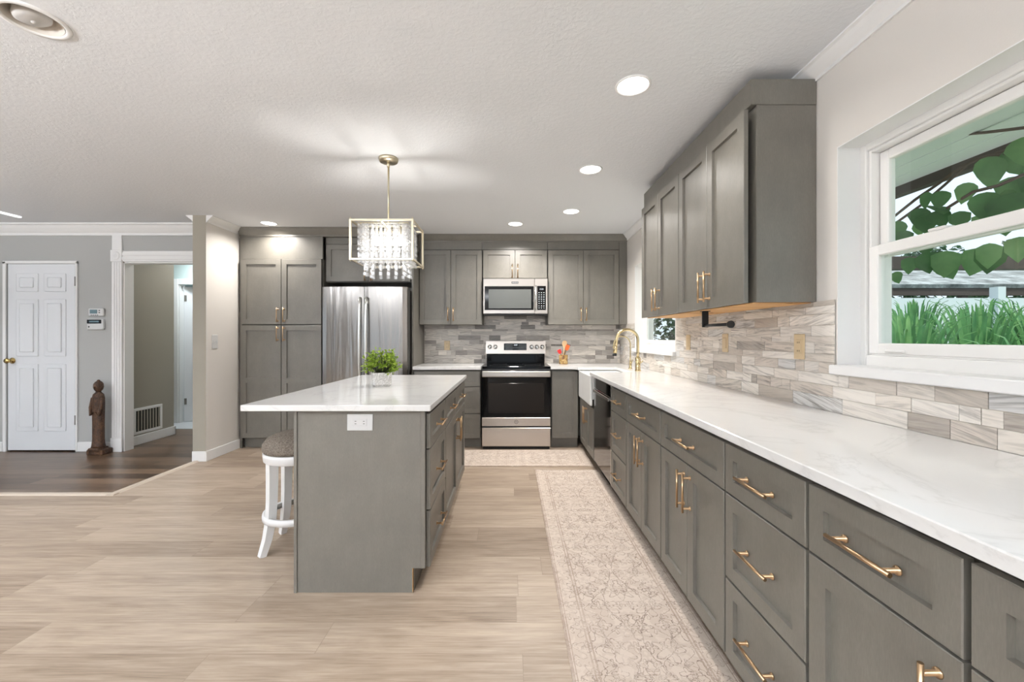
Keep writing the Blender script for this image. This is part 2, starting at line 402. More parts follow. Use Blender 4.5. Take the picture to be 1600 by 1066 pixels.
# ------------------------------------------------------------------ room shell
def slab(name, mat, x0, x1, y0, y1, z0, z1, label=None):
    b = MB(); b.box(x0, x1, y0, y1, z0, z1); return struct(b.build(name, mat), label)
DARK_X, DARK_Y = -3.13, 3.27
XL, YR, YF = -7.5, -4.6, 7.4
b = MB(); b.box(DARK_X, XW + .2, YR, YB + .2, -.06, 0); b.box(XL, DARK_X, YR, DARK_Y, -.06, 0); struct(b.build('floor', M['floor']), 'pale greige vinyl plank kitchen floor')
slab('floor_hall', M['dfloor'], XL, DARK_X, DARK_Y, 5.62, -.06, 0, 'dark brown plank floor of the next room')
slab('floor_bathroom', M['tfloor'], XL, -3.0, 5.62, YF, -.06, .004, 'white floor beyond the hallway')
CX, CY, CR, CS = -1.835, 1.60, .084, .14
b = MB(); b.box(XL, CX - CS, YR, YF, CEIL, CEIL + .14); b.box(CX + CS, XW + .2, YR, YF, CEIL, CEIL + .14); b.box(CX - CS, CX + CS, YR, CY - CS, CEIL, CEIL + .14); b.box(CX - CS, CX + CS, CY + CS, YF, CEIL, CEIL + .14)
NS = 48; sq_, ci_ = [], []
for k in range(NS):
    a = 2 * PI * k / NS; q = CS / max(abs(math.cos(a)), abs(math.sin(a)))
    sq_.append(b.bm.verts.new((CX + q * math.cos(a), CY + q * math.sin(a), CEIL))); ci_.append(b.bm.verts.new((CX + CR * math.cos(a), CY + CR * math.sin(a), CEIL)))
for k in range(NS): b.bm.faces.new((sq_[k], sq_[(k + 1) % NS], ci_[(k + 1) % NS], ci_[k]))
b.box(CX - CS, CX + CS, CY - CS, CY + CS, CEIL + .12, CEIL + .14)
struct(b.build('ceiling', M['ceil']), 'white knockdown textured ceiling')
slab('wall_back', M['wall_r'], -3.17, XW + .2, YB, YB + .12, 0, CEIL)
# right wall with two window openings
W1 = (3.50, 4.64, 1.10, 2.03); W2 = (.66, 1.765, 1.10, 2.04)
b = MB()
def wallseg(y0, y1, z0, z1): b.box(XW, XW + .20, y0, y1, z0, z1)
wallseg(YR, W2[0], 0, CEIL); wallseg(W2[1], W1[0], 0, CEIL); wallseg(W1[1], YB + .12, 0, CEIL)
for w in (W1, W2): wallseg(w[0], w[1], 0, w[2]); wallseg(w[0], w[1], w[3], CEIL)
struct(b.build('wall_right', M['wall_r']), 'warm white right wall with two windows')
# stub partition beside the pantry
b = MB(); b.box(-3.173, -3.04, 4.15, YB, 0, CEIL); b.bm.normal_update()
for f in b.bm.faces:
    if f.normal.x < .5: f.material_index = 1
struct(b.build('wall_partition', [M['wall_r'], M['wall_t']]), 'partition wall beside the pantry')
# wall with white door and cased opening
YD = 4.51
D1 = (-5.46, -4.70, 2.045)
OPX = -4.20; OPZ = 2.055
b = MB()
b.box(XL, D1[0], YD, YD + .11, 0, CEIL); b.box(D1[0], D1[1], YD, YD + .11, D1[2], CEIL); b.box(D1[1], OPX - .0, YD, YD + .11, 0, CEIL)
b.box(OPX, -3.173, YD, YD + .11, OPZ, CEIL)
struct(b.build('wall_left', M['wall_l']), 'cool grey wall with the white door')
b = MB(); b.box(XL, -4.30, YD + .111, 5.31, 0, CEIL); struct(b.build('wall_hall', M['wall_t']), 'taupe hallway wall')
b = MB(); b.box(XL, -4.79, 6.0, 6.1, 0, CEIL); b.box(-4.79, -4.03, 6.0, 6.1, 2.0, CEIL); b.box(-4.03, -3.0, 6.0, 6.1, 0, CEIL); struct(b.build('wall_far', M['wall_c']), 'pale aqua wall beyond the hallway')
slab('wall_bathroom', M['wall_c'], XL, -3.0, YF - .1, YF, 0, CEIL)
b = MB(); b.box(-3.12, -3.0, YB + .12, YF, 0, CEIL); struct(b.build('wall_hall_right', M['wall_t']))
# rear and far left walls with wide openings to daylight, all behind the camera
b = MB(); 
b.box(XL, -5.6, YR - .12, YR, 0, CEIL); b.box(-2.4, -1.4, YR - .12, YR, 0, CEIL); b.box(.9, XW, YR - .12, YR, 0, CEIL)
b.box(-5.6, -2.4, YR - .12, YR, 2.2, CEIL); b.box(-1.4, .9, YR - .12, YR, 2.2, CEIL)
struct(b.build('wall_rear', M['wall_r']))
b = MB(); b.box(XL - .12, XL, YR - .12, -3.4, 0, CEIL); b.box(XL - .12, XL, -3.4, 2.6, 0, .5); b.box(XL - .12, XL, -3.4, 2.6, 2.2, CEIL); b.box(XL - .12, XL, -.5, .1, .5, 2.2); b.box(XL - .12, XL, 2.6, YF, 0, CEIL)
struct(b.build('wall_far_left', M['wall_l']))

# baseboards
b = MB()
b.box(-3.04, -3.027, 4.137, 4.66, 0, .10, .003); b.box(-3.173, -3.04, 4.137, 4.15, 0, .10, .003)
struct(b.build('baseboard_partition', M['white']))
b = MB(); b.box(D1[1] + .01, OPX - .115, YD - .014, YD, 0, .105, .003); b.box(XL, D1[0] - .04, YD - .014, YD, 0, .105, .003); struct(b.build('baseboard_left', M['white']))
b = MB(); b.box(-4.30, -4.286, YD + .111, 5.325, 0, .105, .003); b.box(-4.9, -4.286, 5.31, 5.325, 0, .105, .003); struct(b.build('baseboard_hall', M['white']))
# crown moulding: profile (out from wall, down from ceiling)
def crown_prof(d, p): return [(0, 0), (p, 0), (p, d * .12), (p * .82, d * .2), (p * .62, d * .42), (p * .35, d * .66), (p * .16, d * .8), (p * .16, d), (0, d)]
def crown(name, mat, axis, fixed, sign, a, bb, d, p, top=CEIL):
    m = MB(); poly = [(fixed + sign * u, top - v) for u, v in crown_prof(d, p)]
    m.prism(poly, axis, a, bb); return struct(m.build(name, mat))
crown('trim_crown_right', M['white'], 'y', XW, -1, YR, YB - .30, .065, .062)
crown('trim_crown_left', M['white'], 'x', YD, -1, XL, -3.173, .115, .10)
crown('trim_crown_partition', M['white'], 'y', -3.04, 1, 4.151, 4.62, .07, .065)
crown('trim_crown_partition_end', M['white'], 'y', -3.173, -1, 4.151, YD, .06, .07)
# cased opening: side casing with rosette, head casing, jamb, upright strip above
b = MB()
b.box(OPX - .11, OPX, YD - .02, YD, .0, OPZ - .0, .003)
for k in range(3): b.box(OPX - .092 + k * .027, OPX - .075 + k * .027, YD - .025, YD - .02, .16, OPZ - .01, .002)
b.box(OPX - .118, OPX + .008, YD - .028, YD - .018, 0, .15, .003)
struct(b.build('trim_casing_side', M['white']))
b = MB(); b.box(OPX - .116, OPX + .008, YD - .03, YD, OPZ, OPZ + .125, .004); b.lathe([(0, .012), (.012, .01), (.02, .002), (.03, .006), (.042, .006), (.046, 0)], (0, 0, 0), 24)
bmv = [v for v in b.bm.verts if abs(v.co.x) < .06 and abs(v.co.y) < .06 and v.co.z < .05]
for v in bmv: v.co = Vector((OPX - .054 + v.co.x, YD - .03 - v.co.z, OPZ + .0625 + v.co.y))
struct(b.build('trim_rosette', M['white']))
b = MB(); b.box(OPX + .008, -3.173, YD - .02, YD, OPZ, OPZ + .115, .003); b.box(OPX + .008, -3.173, YD - .027, YD - .02, OPZ + .02, OPZ + .05, .002); b.box(OPX + .008, -3.173, YD - .027, YD - .02, OPZ + .065, OPZ + .095, .002)
struct(b.build('trim_casing_head', M['white']))
b = MB(); b.box(OPX - .11, OPX - .005, YD - .016, YD, OPZ + .125, CEIL - .115, .002); struct(b.build('trim_upright', M['white']))
b = MB(); b.box(OPX, OPX + .014, YD, YD + .11, 0, OPZ); b.box(OPX, -3.173, YD, YD + .11, OPZ - .014, OPZ, 0); struct(b.build('trim_jamb', M['white']))
# transition strip between the floors
b = MB(); b.prism([(DARK_Y - .03, 0), (DARK_Y + .03, 0), (DARK_Y + .018, .010), (DARK_Y - .018, .010)], 'x', XL, DARK_X + .03)
b.prism([(DARK_X - .03, 0), (DARK_X + .03, 0), (DARK_X + .018, .0104), (DARK_X - .018, .0104)], 'y', DARK_Y - .03, 4.137)
struct(b.build('trim_floor_transition', plain('pale_transition_strip', srgb(196, 182, 166), .45)))

# ------------------------------------------------------------------ panelled doors
def panel_door(root, w, h, name='leaf', t=.035, mat='dwhite'):
    """six panel leaf, local x 0..w, front face at y=0 looking to -y"""
    m = MB(); m.box(0, w, 0, t, 0, h, .002)
    st = .115 * w / .76; cw = .09; pw = (w - 2 * st - cw) / 2
    rows = [(.22, .92), (1.03, 1.62), (1.73, 1.90)]
    for zz0, zz1 in rows:
        for k in range(2):
            x0 = st + k * (pw + cw); x1 = x0 + pw
            m.box(x0 - .014, x1 + .014, -.006, 0, zz0 - .014, zz1 + .014, .005)
            m.box(x0 + .03, x1 - .03, -.015, -.006, zz0 + .03, zz1 - .03, .008)
    return m.build(name, M[mat], root)
d1 = struct_root('door_1', (D1[0] + .015, YD - .006, .015), label='white six panel interior door with brass knob')
panel_door(d1, D1[1] - D1[0] - .03, 2.018)
m = MB(); z = .97; x = .055
m.lathe([(0, .0), (.032, 0), (.032, .004), (.012, .01), (.010, .03), (.022, .036), (.029, .05), (.024, .062), (0, .066)], (0, 0, 0), 20)
for v in m.bm.verts: v.co = Vector((x + v.co.x, -.004 - v.co.z, z + v.co.y))
m.build('knob', M['knob'], d1)
for z in (1.78, .28):
    m = MB(); m.box(D1[1] - D1[0] - .034, D1[1] - D1[0] - .002, -.007, .0, z, z + .095, .002); m.cyl((D1[1] - D1[0] - .02, -.010, z - .003), (D1[1] - D1[0] - .02, -.010, z + .098), .007, 10); m.build('hinge', M['hinge'], d1)
m = MB()
for x0, x1 in ((-.045, -.012), (D1[1] - D1[0] - .018, D1[1] - D1[0] - .001)): m.box(x0, x1, -.012, .006, -.015, 2.04, .002)
m.box(-.045, D1[1] - D1[0] - .001, -.012, .006, 2.02, 2.05, .002)
m.build('door_frame', M['white'], d1)
m = MB(); m.box(0, D1[1] - D1[0] - .03, .04, .05, -.013, 2.02); m.build('threshold_shadow_board', M['gap'], d1)  # near-black board standing in for the shade round the door leaf
# hall door, standing ajar
d2 = struct_root('door_2', (-4.745, 6.045, .012), math.radians(32), 'white panelled door standing ajar beyond the hallway')
panel_door(d2, .70, 1.965)
for z in (.25, 1.75):
    m = MB(); m.box(.0, .03, -.008, -.002, z, z + .09, .002); m.build('hinge', M['hinge'], d2)
m = MB(); m.box(-4.87, -4.79, 5.985, 6.0, 0, 2.08, .003); m.box(-4.79, -3.95, 5.985, 6.0, 2.0, 2.08, .003); m.box(-4.03, -3.95, 5.985, 6.0, 0, 2.0, .003); m.box(-4.80, -4.775, 6.0, 6.1, 0, 2.0); struct(m.build('trim_far_casing', M['white']))
m = MB(); m.box(-3.95, -3.12, 5.988, 6.0, 0, .10, .003); m.box(XL, -4.87, 5.988, 6.0, 0, .10, .003); struct(m.build('baseboard_far', M['white']))
# ------------------------------------------------------------------ windows on the right wall
def window(name, W, label):
    y0, y1, z0, z1 = W
    r = struct_root(name, (XW, y0, z0), label=label)
    w = y1 - y0; h = z1 - z0
    FX = .095
    def ring(m, x0, x1, a0, a1, c0, c1, t, bev=.003, tb=None):
        tb = tb or t
        m.box(x0, x1, a0, a0 + t, c0, c1, bev); m.box(x0, x1, a1 - t, a1, c0, c1, bev)
        m.box(x0, x1, a0 + t, a1 - t, c0, c0 + tb, bev); m.box(x0, x1, a0 + t, a1 - t, c1 - t, c1, bev)
    m = MB(); ring(m, FX, FX + .10, .0, w, .0, h, .03, .003, .06); ring(m, FX + .012, FX + .1, .03, w - .03, .06, h - .03, .012, .002)
    m.build('frame', M['vinyl'], r)
    mid = .475
    m = MB(); ring(m, FX + .008, FX + .040, .034, w - .034, .066, mid + .034, .044, .004)
    lo = m.build('sash', M['vinyl'], r)
    m = MB(); m.box(FX + .022, FX + .027, .078, w - .078, .11, mid - .01); m.build('pane', M['glass'], lo)
    m = MB(); m.box(FX - .004, FX + .008, w - .20, w - .12, .075, .085, .003); m.build('lift_tab', M['vinyl'], lo)
    m = MB(); ring(m, FX + .045, FX + .078, .044, w - .044, mid - .012, h - .044, .040, .004)
    up = m.build('sash', M['vinyl'], r)
    m = MB(); m.box(FX + .059, FX + .064, .084, w - .084, mid + .028, h - .084); m.build('pane', M['glass'], up)
    m = MB(); m.box(FX + .006, FX + .046, w - .34, w - .28, mid + .034, mid + .044, .003); m.build('sash_lock', M['vinyl'], lo)
    m = MB(); m.box(-.035, FX, -.03, w + .004, -.022, .018, .004); m.build('sill', M['white'], r)
    m = MB()
    m.box(.0, FX, 0, .004, .018, h); m.box(.0, FX, w - .004, w, .018, h); m.box(.0, FX, .004, w - .004, h - .004, h)
    m.build('reveal_lining', M['white'], r)
    return r
window('window_1', W1, 'small white window above the kitchen sink')
window('window_2', W2, 'large white double hung window above the worktop')

# ------------------------------------------------------------------ tile backsplash
TILE_TONES = [((230, 224, 216), 6), ((218, 210, 200), 6), ((206, 196, 185), 4), ((190, 180, 169), 2.2), ((168, 159, 150), 1.0), ((138, 131, 125), .4), ((212, 211, 209), 2)]
def tiles(name, u0, u1, v0, v1, holes, place, breaks, tones=TILE_TONES):
    """rows of stone tiles over u,v, cut round the holes; place(u,v,depth)->xyz"""
    rng = random.Random(name); m = MB(); bm = m.bm
    lc = bm.loops.layers.float_color.new('tile_color'); lr = bm.loops.layers.float_vector.new('tile_rand')
    vs = [v0]; marks = sorted(set(breaks + [v1]))
    for mk in marks:
        while mk - vs[-1] > 1e-6:
            left = mk - vs[-1]; hgt = rng.choice([.026, .036, .05, .05, .062])
            if left - hgt < .02: hgt = left if left < .075 else left / 2
            vs.append(vs[-1] + hgt)
    g = .0011
    def quad(a, b2, c, d, depth, mi, colr=None, rnd=None):
        f = bm.faces.new([bm.verts.new(place(*p)) for p in (a, b2, c, d)]); f.material_index = mi
        for lp in f.loops:
            lp[lc] = colr or (1, 1, 1, 1); lp[lr] = rnd or (0, 0, 0)
    for ra, rb in zip(vs, vs[1:]):
        vm = (ra + rb) / 2; spans = [(u0, u1)]
        for (hu0, hu1, hv0, hv1) in holes:
            if hv0 < vm < hv1:
                ns = []
                for s0, s1 in spans:
                    if hu1 <= s0 or hu0 >= s1: ns.append((s0, s1)); continue
                    if hu0 > s0: ns.append((s0, hu0))
                    if hu1 < s1: ns.append((hu1, s1))
                spans = ns
        for s0, s1 in spans:
            quad((s0, ra, .004), (s1, ra, .004), (s1, rb, .004), (s0, rb, .004), 0, 1)
            u = s0 - rng.uniform(0, .1)
            while u < s1:
                wd = rng.choice([.06, .10, .14, .2, .2, .28, .3]) * rng.uniform(.85, 1.1)
                a, c = max(u, s0), min(u + wd, s1); u += wd
                if c - a < .012: continue
                tone = rng.choices([t for t, _ in tones], [w for _, w in tones])[0]
                j = rng.uniform(-7, 7); colr = srgb(*[max(0, min(255, k + j)) for k in tone]); rnd = (rng.random(), rng.random(), rng.random())
                A = (a + g, ra + g); C = (c - g, rb - g); dp = .0072 + rng.uniform(0, .0012)
                quad((A[0], A[1], dp), (C[0], A[1], dp), (C[0], C[1], dp), (A[0], C[1], dp), 0, 0, colr, rnd)
                for p, q in (((A[0], A[1]), (C[0], A[1])), ((C[0], A[1]), (C[0], C[1])), ((C[0], C[1]), (A[0], C[1])), ((A[0], C[1]), (A[0], A[1]))):
                    quad((*p, dp), (*p, .004), (*q, .004), (*q, dp), 0, 0, colr, rnd)
    return struct(m.build(name, [M['tile'], M['grout']]))
TT = 1.396
tiles('wall_tile_right', .05, YB - .001, .914, TT, [(W2[0] - .034, W2[1] + .006, 1.076, 9), (W1[0] - .034, W1[1] + .006, 1.076, 9)], lambda u, v, d: (XW - d, u, v), [1.076])
tiles('wall_tile_back', -1.085, XW - .012, .914, 1.52, [(-9, -.335, TT, 9), (.437, 9, TT, 9)], lambda u, v, d: (u, YB - d, v), [TT],
      [((212, 206, 199), 5), ((194, 189, 183), 5), ((172, 166, 160), 4), ((146, 140, 135), 2.6), ((108, 103, 100), 2.2), ((226, 219, 210), 3)])

# ------------------------------------------------------------------ cabinets
def shaker(x0, x1, z0, z1, rail=.057, t=.02, rec=.013, mids=(), y=0.0):
    """shaker front: outer box with inset panels; front at y-t, back at y"""
    m = MB(); bm = m.bm; yf = y - t; c = .002
    xs0, xs1, zs0, zs1 = x0, x1, z0, z1
    V = lambda x, yy, z: bm.verts.new((x, yy, z))
    back = [V(x0, y, z0), V(x1, y, z0), V(x1, y, z1), V(x0, y, z1)]
    side = [V(x0, yf + c, z0), V(x1, yf + c, z0), V(x1, yf + c, z1), V(x0, yf + c, z1)]
    fr = [(x0 + c, z0 + c), (x1 - c, z0 + c), (x1 - c, z1 - c), (x0 + c, z1 - c)]
    frv = [V(a, yf, b) for a, b in fr]
    for k in range(4):
        k2 = (k + 1) % 4
        bm.faces.new((back[k], back[k2], side[k2], side[k])); bm.faces.new((side[k], side[k2], frv[k2], frv[k]))
    bm.faces.new(back[::-1])
    zs = [z0 + rail] + [q for mz in mids for q in (mz - rail / 2, mz + rail / 2)] + [z1 - rail]
    xa, xb = x0 + rail, x1 - rail
    cols = [V(xa, yf, zz) for zz in zs]; cols2 = [V(xb, yf, zz) for zz in zs]
    bm.faces.new([frv[0], frv[1], cols2[0], cols[0]]); bm.faces.new([frv[3], cols[-1], cols2[-1], frv[2]])
    bm.faces.new([frv[0]] + cols + [frv[3]]); bm.faces.new([frv[1], frv[2]] + cols2[::-1])
    for i in range(len(zs) - 1):
        q = [cols[i], cols2[i], cols2[i + 1], cols[i + 1]]
        if i % 2 == 1: bm.faces.new(q); continue
        s = .0012
        inn = [V(xa + s, yf + rec, zs[i] + s), V(xb - s, yf + rec, zs[i] + s), V(xb - s, yf + rec, zs[i + 1] - s), V(xa + s, yf + rec, zs[i + 1] - s)]
        for k in range(4): bm.faces.new((q[k], q[(k + 1) % 4], inn[(k + 1) % 4], inn[k]))
        bm.faces.new(inn)
    return m
def pull(parent, x, z, vertical, yf, L=.165, r=.0051, off=.032):
    m = MB(); h = L / 2
    P = (lambda s, y: (x, y, z + s)) if vertical else (lambda s, y: (x + s, y, z))
    m.cyl(P(-h, yf - off), P(h, yf - off), r, 12)
    for s in (-h + .018, h - .018):
        m.sweep([P(s, yf + .0005), P(s, yf - .003), P(s, yf - .0035), P(s, yf - off)], [.0095, .0095, .0050, .0050], 12)
    return m.build('handle', M['bronze'], parent)
def cabinet(label, loc, rz, w, d, z0, z1, fronts, toe=None, group=None, name='base_cabinet', cat='cabinet', underside=None, filler=None, extra_end=False, zbase=0.0, pad=0.0):
    r = thing(name, label, cat, (loc[0], loc[1], zbase), rz, group)
    m = MB(); m.box(.0008, w - .0008, .028, d, z0 - zbase, z1 - zbase); m.build('carcass', M['cab'], r)
    if toe: m = MB(); m.box(.0008, w - .0008, toe, toe + .016, 0, z0 - .001); m.build('toe_kick', M['cab'], r)
    if filler: m = MB(); m.box(.0008, w - .0008, 0.0, .02, z1 - zbase + .0005, filler - zbase); m.build('top_filler', M['cab'], r)
    if underside: m = MB(); m.box(.02, w - .02, .02, d - .01, z0 - zbase - .004, z0 - zbase - .0004); m.build('underside', M['pine'], r)
    for f in fronts:
        kind, x0, x1, a, b2 = f[:5]
        hs = f[5] if len(f) > 5 else None; mids = f[6] if len(f) > 6 else ()
        fo = shaker(x0, x1, a - zbase, b2 - zbase, mids=[q - zbase for q in mids], rail=(.057 if kind == 'door' else .05), y=-.001).build(kind, M['cab'], r)
        if hs: pull(fo, hs[1], hs[2] - zbase, hs[0] == 'v', -.021)
    return r
G = .006
ZD = (.111, .384, .392, .684, .690, .860)
def dr3(w): return [('drawer', G, w - G, ZD[4], ZD[5], ('h', w / 2, .775)), ('drawer', G, w - G, ZD[2], ZD[3], ('h', w / 2, .538)), ('drawer', G, w - G, ZD[0], ZD[1], ('h', w / 2, .248))]
def drdd(w): return [('drawer', G, w - G, ZD[4], ZD[5], ('h', w / 2, .775)), ('door', G, w / 2 - .002, ZD[0], ZD[3], ('v', w / 2 - .03, .572)), ('door', w / 2 + .002, w - G, ZD[0], ZD[3], ('v', w / 2 + .03, .572))]
def drd(w): return [('drawer', G, w - G, ZD[4], ZD[5], ('h', w / 2, .775)), ('door', G, w - G, ZD[0], ZD[3], ('v', w - .045, .572))]
XF = .76; XC = XF + .021
R90 = -PI / 2
RUN = 'base cabinets along the right wall'
ys = [3.146, 2.737, 2.109, 1.479, 1.068, .694, .25]
labs = ['narrow grey three drawer base cabinet next to the dishwasher', 'grey base cabinet with one drawer over two doors, beside the narrow drawer stack',
        'grey drawer over two doors base cabinet just beyond the wide drawer stack', 'wide grey three drawer base cabinet in the middle of the right run',
        'grey base cabinet with a drawer over one single door near the camera', 'grey base cabinet cut off by the right edge of the photo']
for k, fr in enumerate((dr3, drdd, drdd, dr3, drd, drd)):
    w = ys[k] - ys[k + 1]
    cabinet(labs[k], (XC, ys[k]), R90, w, .58, .111, .876, fr(w), toe=.055, group=RUN)
# sink base below the apron sink
w = 4.53 - 3.815
cabinet('grey two door sink base under the white apron sink', (XC, 4.53), R90, w, .58, .111, .59, [('door', G, w / 2 - .002, .111, .575, ('v', w / 2 - .03, .46)), ('door', w / 2 + .002, w - G, .111, .575, ('v', w / 2 + .03, .46))], toe=.055, group=RUN)
m = MB(); m.box(XF + .012, XC + .006, 4.532, 4.628, .111, .876); tag(m.build('filler_strip', M['cab']), 'narrow grey corner filler strip beside the sink base', 'filler strip')
# back run bases
YBF = 4.63; YBC = YBF + .021; BK = 'base cabinets along the back wall'
w = -.335 + 1.085
cabinet('grey three drawer base cabinet between refrigerator and range', (-1.085, YBC), 0, w, .57, .111, .876, dr3(w), toe=.055, group=BK)
w = .755 - .452
cabinet('narrow grey single door base cabinet right of the range', (.452, YBC), 0, w, .57, .111, .876, [('door', G, w - G, .115, .858)], toe=.055, group=BK)
# pantry
YP = 4.615; w = .905
pl = [('door', G, w / 2 - .003, 1.382, 2.105, ('v', w / 2 - .035, 1.485)), ('door', w / 2 + .003, w - G, 1.382, 2.105, ('v', w / 2 + .035, 1.485)),
      ('door', G, w / 2 - .003, .118, 1.370, ('v', w / 2 - .035, 1.275), (.757,)), ('door', w / 2 + .003, w - G, .118, 1.370, ('v', w / 2 + .035, 1.275), (.757,))]
cabinet('tall grey four door pantry cabinet beside the refrigerator', (-3.0, YP + .021), 0, w, .58, .111, 2.11, pl, toe=.055, name='pantry_cabinet', filler=2.40)
m = MB(); m.box(-3.024, -3.0, YP + .03, YP + .05, .0, 2.40); tag(m.build('filler_strip', M['cab']), 'thin grey filler strip between pantry and white partition', 'filler strip')
# above the refrigerator
x0, x1 = -2.09, -1.112; w = x1 - x0
cabinet('grey two door cabinet above the refrigerator', (x0, 4.70), 0, w, .52, 1.86, 2.29, [('door', .012, w / 2 - .003, 1.865, 2.282, ('v', w / 2 - .035, 1.95)), ('door', w / 2 + .003, w - .02, 1.865, 2.282, ('v', w / 2 + .035, 1.95))], name='wall_cabinet', filler=2.40, zbase=1.86)
m = MB(); m.box(-1.110, -1.088, 4.66, YB - .005, 0, 2.40, .0015); tag(m.build('end_panel', M['cab']), 'tall grey end panel between refrigerator and back worktop', 'panel')
# back uppers
YU = 4.925; YUC = YU + .021; UB = 'wall cabinets on the back wall'; dU = YB - .005 - YUC
w = .75
cabinet('grey two door wall cabinet left of the microwave', (-1.086, YUC), 0, w, dU, 1.39, 2.28, [('door', G, w / 2 - .002, 1.39, 2.272, ('v', w / 2 - .032, 1.51)), ('door', w / 2 + .002, w - G, 1.39, 2.272, ('v', w / 2 + .032, 1.51))], name='wall_cabinet', group=UB, filler=2.40, zbase=1.39)
w = .77
cabinet('short grey two door wall cabinet above the microwave', (-.334, YUC), 0, w, dU, 1.935, 2.28, [('door', G, w / 2 - .002, 1.938, 2.272, ('v', w / 2 - .032, 2.02)), ('door', w / 2 + .002, w - G, 1.938, 2.272, ('v', w / 2 + .032, 2.02))], name='wall_cabinet', group=UB, filler=2.40, zbase=1.935)
w = .848
cabinet('grey two door wall cabinet in the back right corner', (.438, YUC), 0, w, dU, 1.39, 2.28, [('door', G, w / 2 - .002, 1.39, 2.272, ('v', w / 2 - .032, 1.51)), ('door', w / 2 + .002, w - G, 1.39, 2.272, ('v', w / 2 + .032, 1.51))], name='wall_cabinet', group=UB, filler=2.40, zbase=1.39)
m = MB(); m.box(1.288, XW - .003, YUC - .002, YUC + .02, 1.39, 2.40); tag(m.build('filler_strip', M['cab']), 'grey filler strip between corner wall cabinet and right wall', 'filler strip')
crown('trim_crown_cabinets', M['cab'], 'x', YUC - .001, -1, -1.088, XW - .002, .085, .055)
crown('trim_crown_pantry', M['cab'], 'x', YP + .019, -1, -3.02, -1.088, .095, .055)
m = MB(); m.box(-1.11, -1.0885, YP + .02, YUC - .002, 2.401, CEIL); struct(m.build('trim_crown_return', M['cab']))
m = MB(); m.box(-2.09, -1.111, YP + .022, 4.699, 2.36, CEIL); struct(m.build('trim_crown_backing', M['cab']))
# right wall uppers
XU = 1.064; XUC = XU + .021; UR = 'wall cabinets between the right wall windows'
yu = [3.385, 2.64, 1.881]
for k in range(2):
    w = yu[k] - yu[k + 1]
    cabinet(['grey two door wall cabinet nearer the sink on the right wall', 'grey two door wall cabinet nearer the large window'][k], (XUC, yu[k]), R90, w, XW - .004 - XUC, 1.394, 2.285,
            [('door', .004, w / 2 - .002, 1.392, 2.275, ('v', w / 2 - .034, 1.507)), ('door', w / 2 + .002, w - (.018 if k else .004), 1.392, 2.275, ('v', w / 2 + .034, 1.507))], name='wall_cabinet', group=UR, underside=True, zbase=1.394)
m = MB(); m.box(XUC, XW - .004, yu[2] - .003, yu[0] + .001, 2.286, 2.402, .0015); tag(m.build('top_filler', M['cab']), 'grey filler board along the top of the right wall cabinets', 'filler board')
# ------------------------------------------------------------------ island
XI = -.393; XIC = XI - .021; YI0 = 2.03; IL = 'island drawer and door units'
w = 2.517 - YI0
cabinet('grey three drawer unit at the near end of the island', (XIC, YI0), PI / 2, w, .58, .111, .876, dr3(w), toe=.055, name='island_cabinet', group=IL)
w = 3.545 - 2.517
fr = [('drawer', G, w / 2 - .004, ZD[4], ZD[5], ('h', w / 4, .775)), ('drawer', w / 2 + .004, w - G, ZD[4], ZD[5], ('h', w * .75, .775)),
      ('door', G, w / 2 - .002, ZD[0], ZD[3], ('v', w / 2 - .03, .572)), ('door', w / 2 + .002, w - G, ZD[0], ZD[3], ('v', w / 2 + .03, .572))]
cabinet('grey island unit with two drawers over two doors at the far end', (XIC, 2.517), PI / 2, w, .58, .111, .876, fr, toe=.055, name='island_cabinet', group=IL)
r = thing('island_end_panel', 'plain grey panel on the near end of the island carrying the outlet', 'panel', (-.73, YI0 - .02, 0))
m = MB(); m.prism([(-.3, 0), (.255, 0), (.255, .118), (.316, .118), (.316, .884), (-.3, .884)], 'y', 0, .018); m.build('board', M['cab'], r)
m = MB(); m.box(.294, .317, -.005, -.0003, .119, .884, .0015); m.build('stile', M['cab'], r)
m = MB(); m.box(-.316, -.3005, -.006, .02, 0, .884, .0015); m.build('corner_post', M['cab'], r)
m = MB(); m.box(.2552, .2562, .0, .018, .0, .117); m.build('raw_edge', M['pine'], r)
m = MB(); m.box(-1.045, -1.027, YI0 + .001, 3.545, 0, .884, .0015); tag(m.build('island_back_panel', M['cab']), 'long grey panel on the seating side of the island', 'panel')

# ------------------------------------------------------------------ worktops
CT = .914; CB = .8845
m = MB(); m.box(-1.277, -.378, 1.962, 3.564, CB, CT, .004, seg=2); tag(m.build('island_worktop', M['quartz']), 'white quartz worktop on the island', 'worktop')
m = MB(); m.box(-1.087, -.330, 4.60, YB - .008, CB - .007, CT, .003); tag(m.build('worktop', M['quartz']), 'short white worktop between refrigerator and range', 'worktop')
# right hand worktop: L shape with a rounded inner corner and a notch for the apron sink
XE = .734
def arc(cx, cy, r, a0, a1, n=8): return [(cx + r * math.cos(a0 + (a1 - a0) * k / n), cy + r * math.sin(a0 + (a1 - a0) * k / n)) for k in range(n + 1)]
SY0, SY1, SX1 = 3.86, 4.49, 1.14
m = MB()
def piece(x0, x1, y0, y1): m.prism([(x0, y0), (x1, y0), (x1, y1), (x0, y1)], 'z', CB, CT)
m.prism([(XE, CB), (XE, CT - .003), (XE + .003, CT), (XW - .009, CT), (XW - .009, CB)], 'y', .03, SY0)
piece(SX1, XW - .009, SY0, SY1); piece(.76, XW - .009, SY1, YB - .009); piece(.443, .64, 4.60, YB - .009)
cn = arc(.64, 4.515, .085, PI / 2, 0.0, 8)
m.prism([(.64, YB - .009)] + cn + [(.725, SY1), (.76, SY1), (.76, YB - .009)], 'z', CB, CT)
bmesh.ops.triangulate(m.bm, faces=[f for f in m.bm.faces if len(f.verts) > 5])
tag(m.build('worktop', M['quartz']), 'long white L-shaped worktop running under both windows', 'worktop')
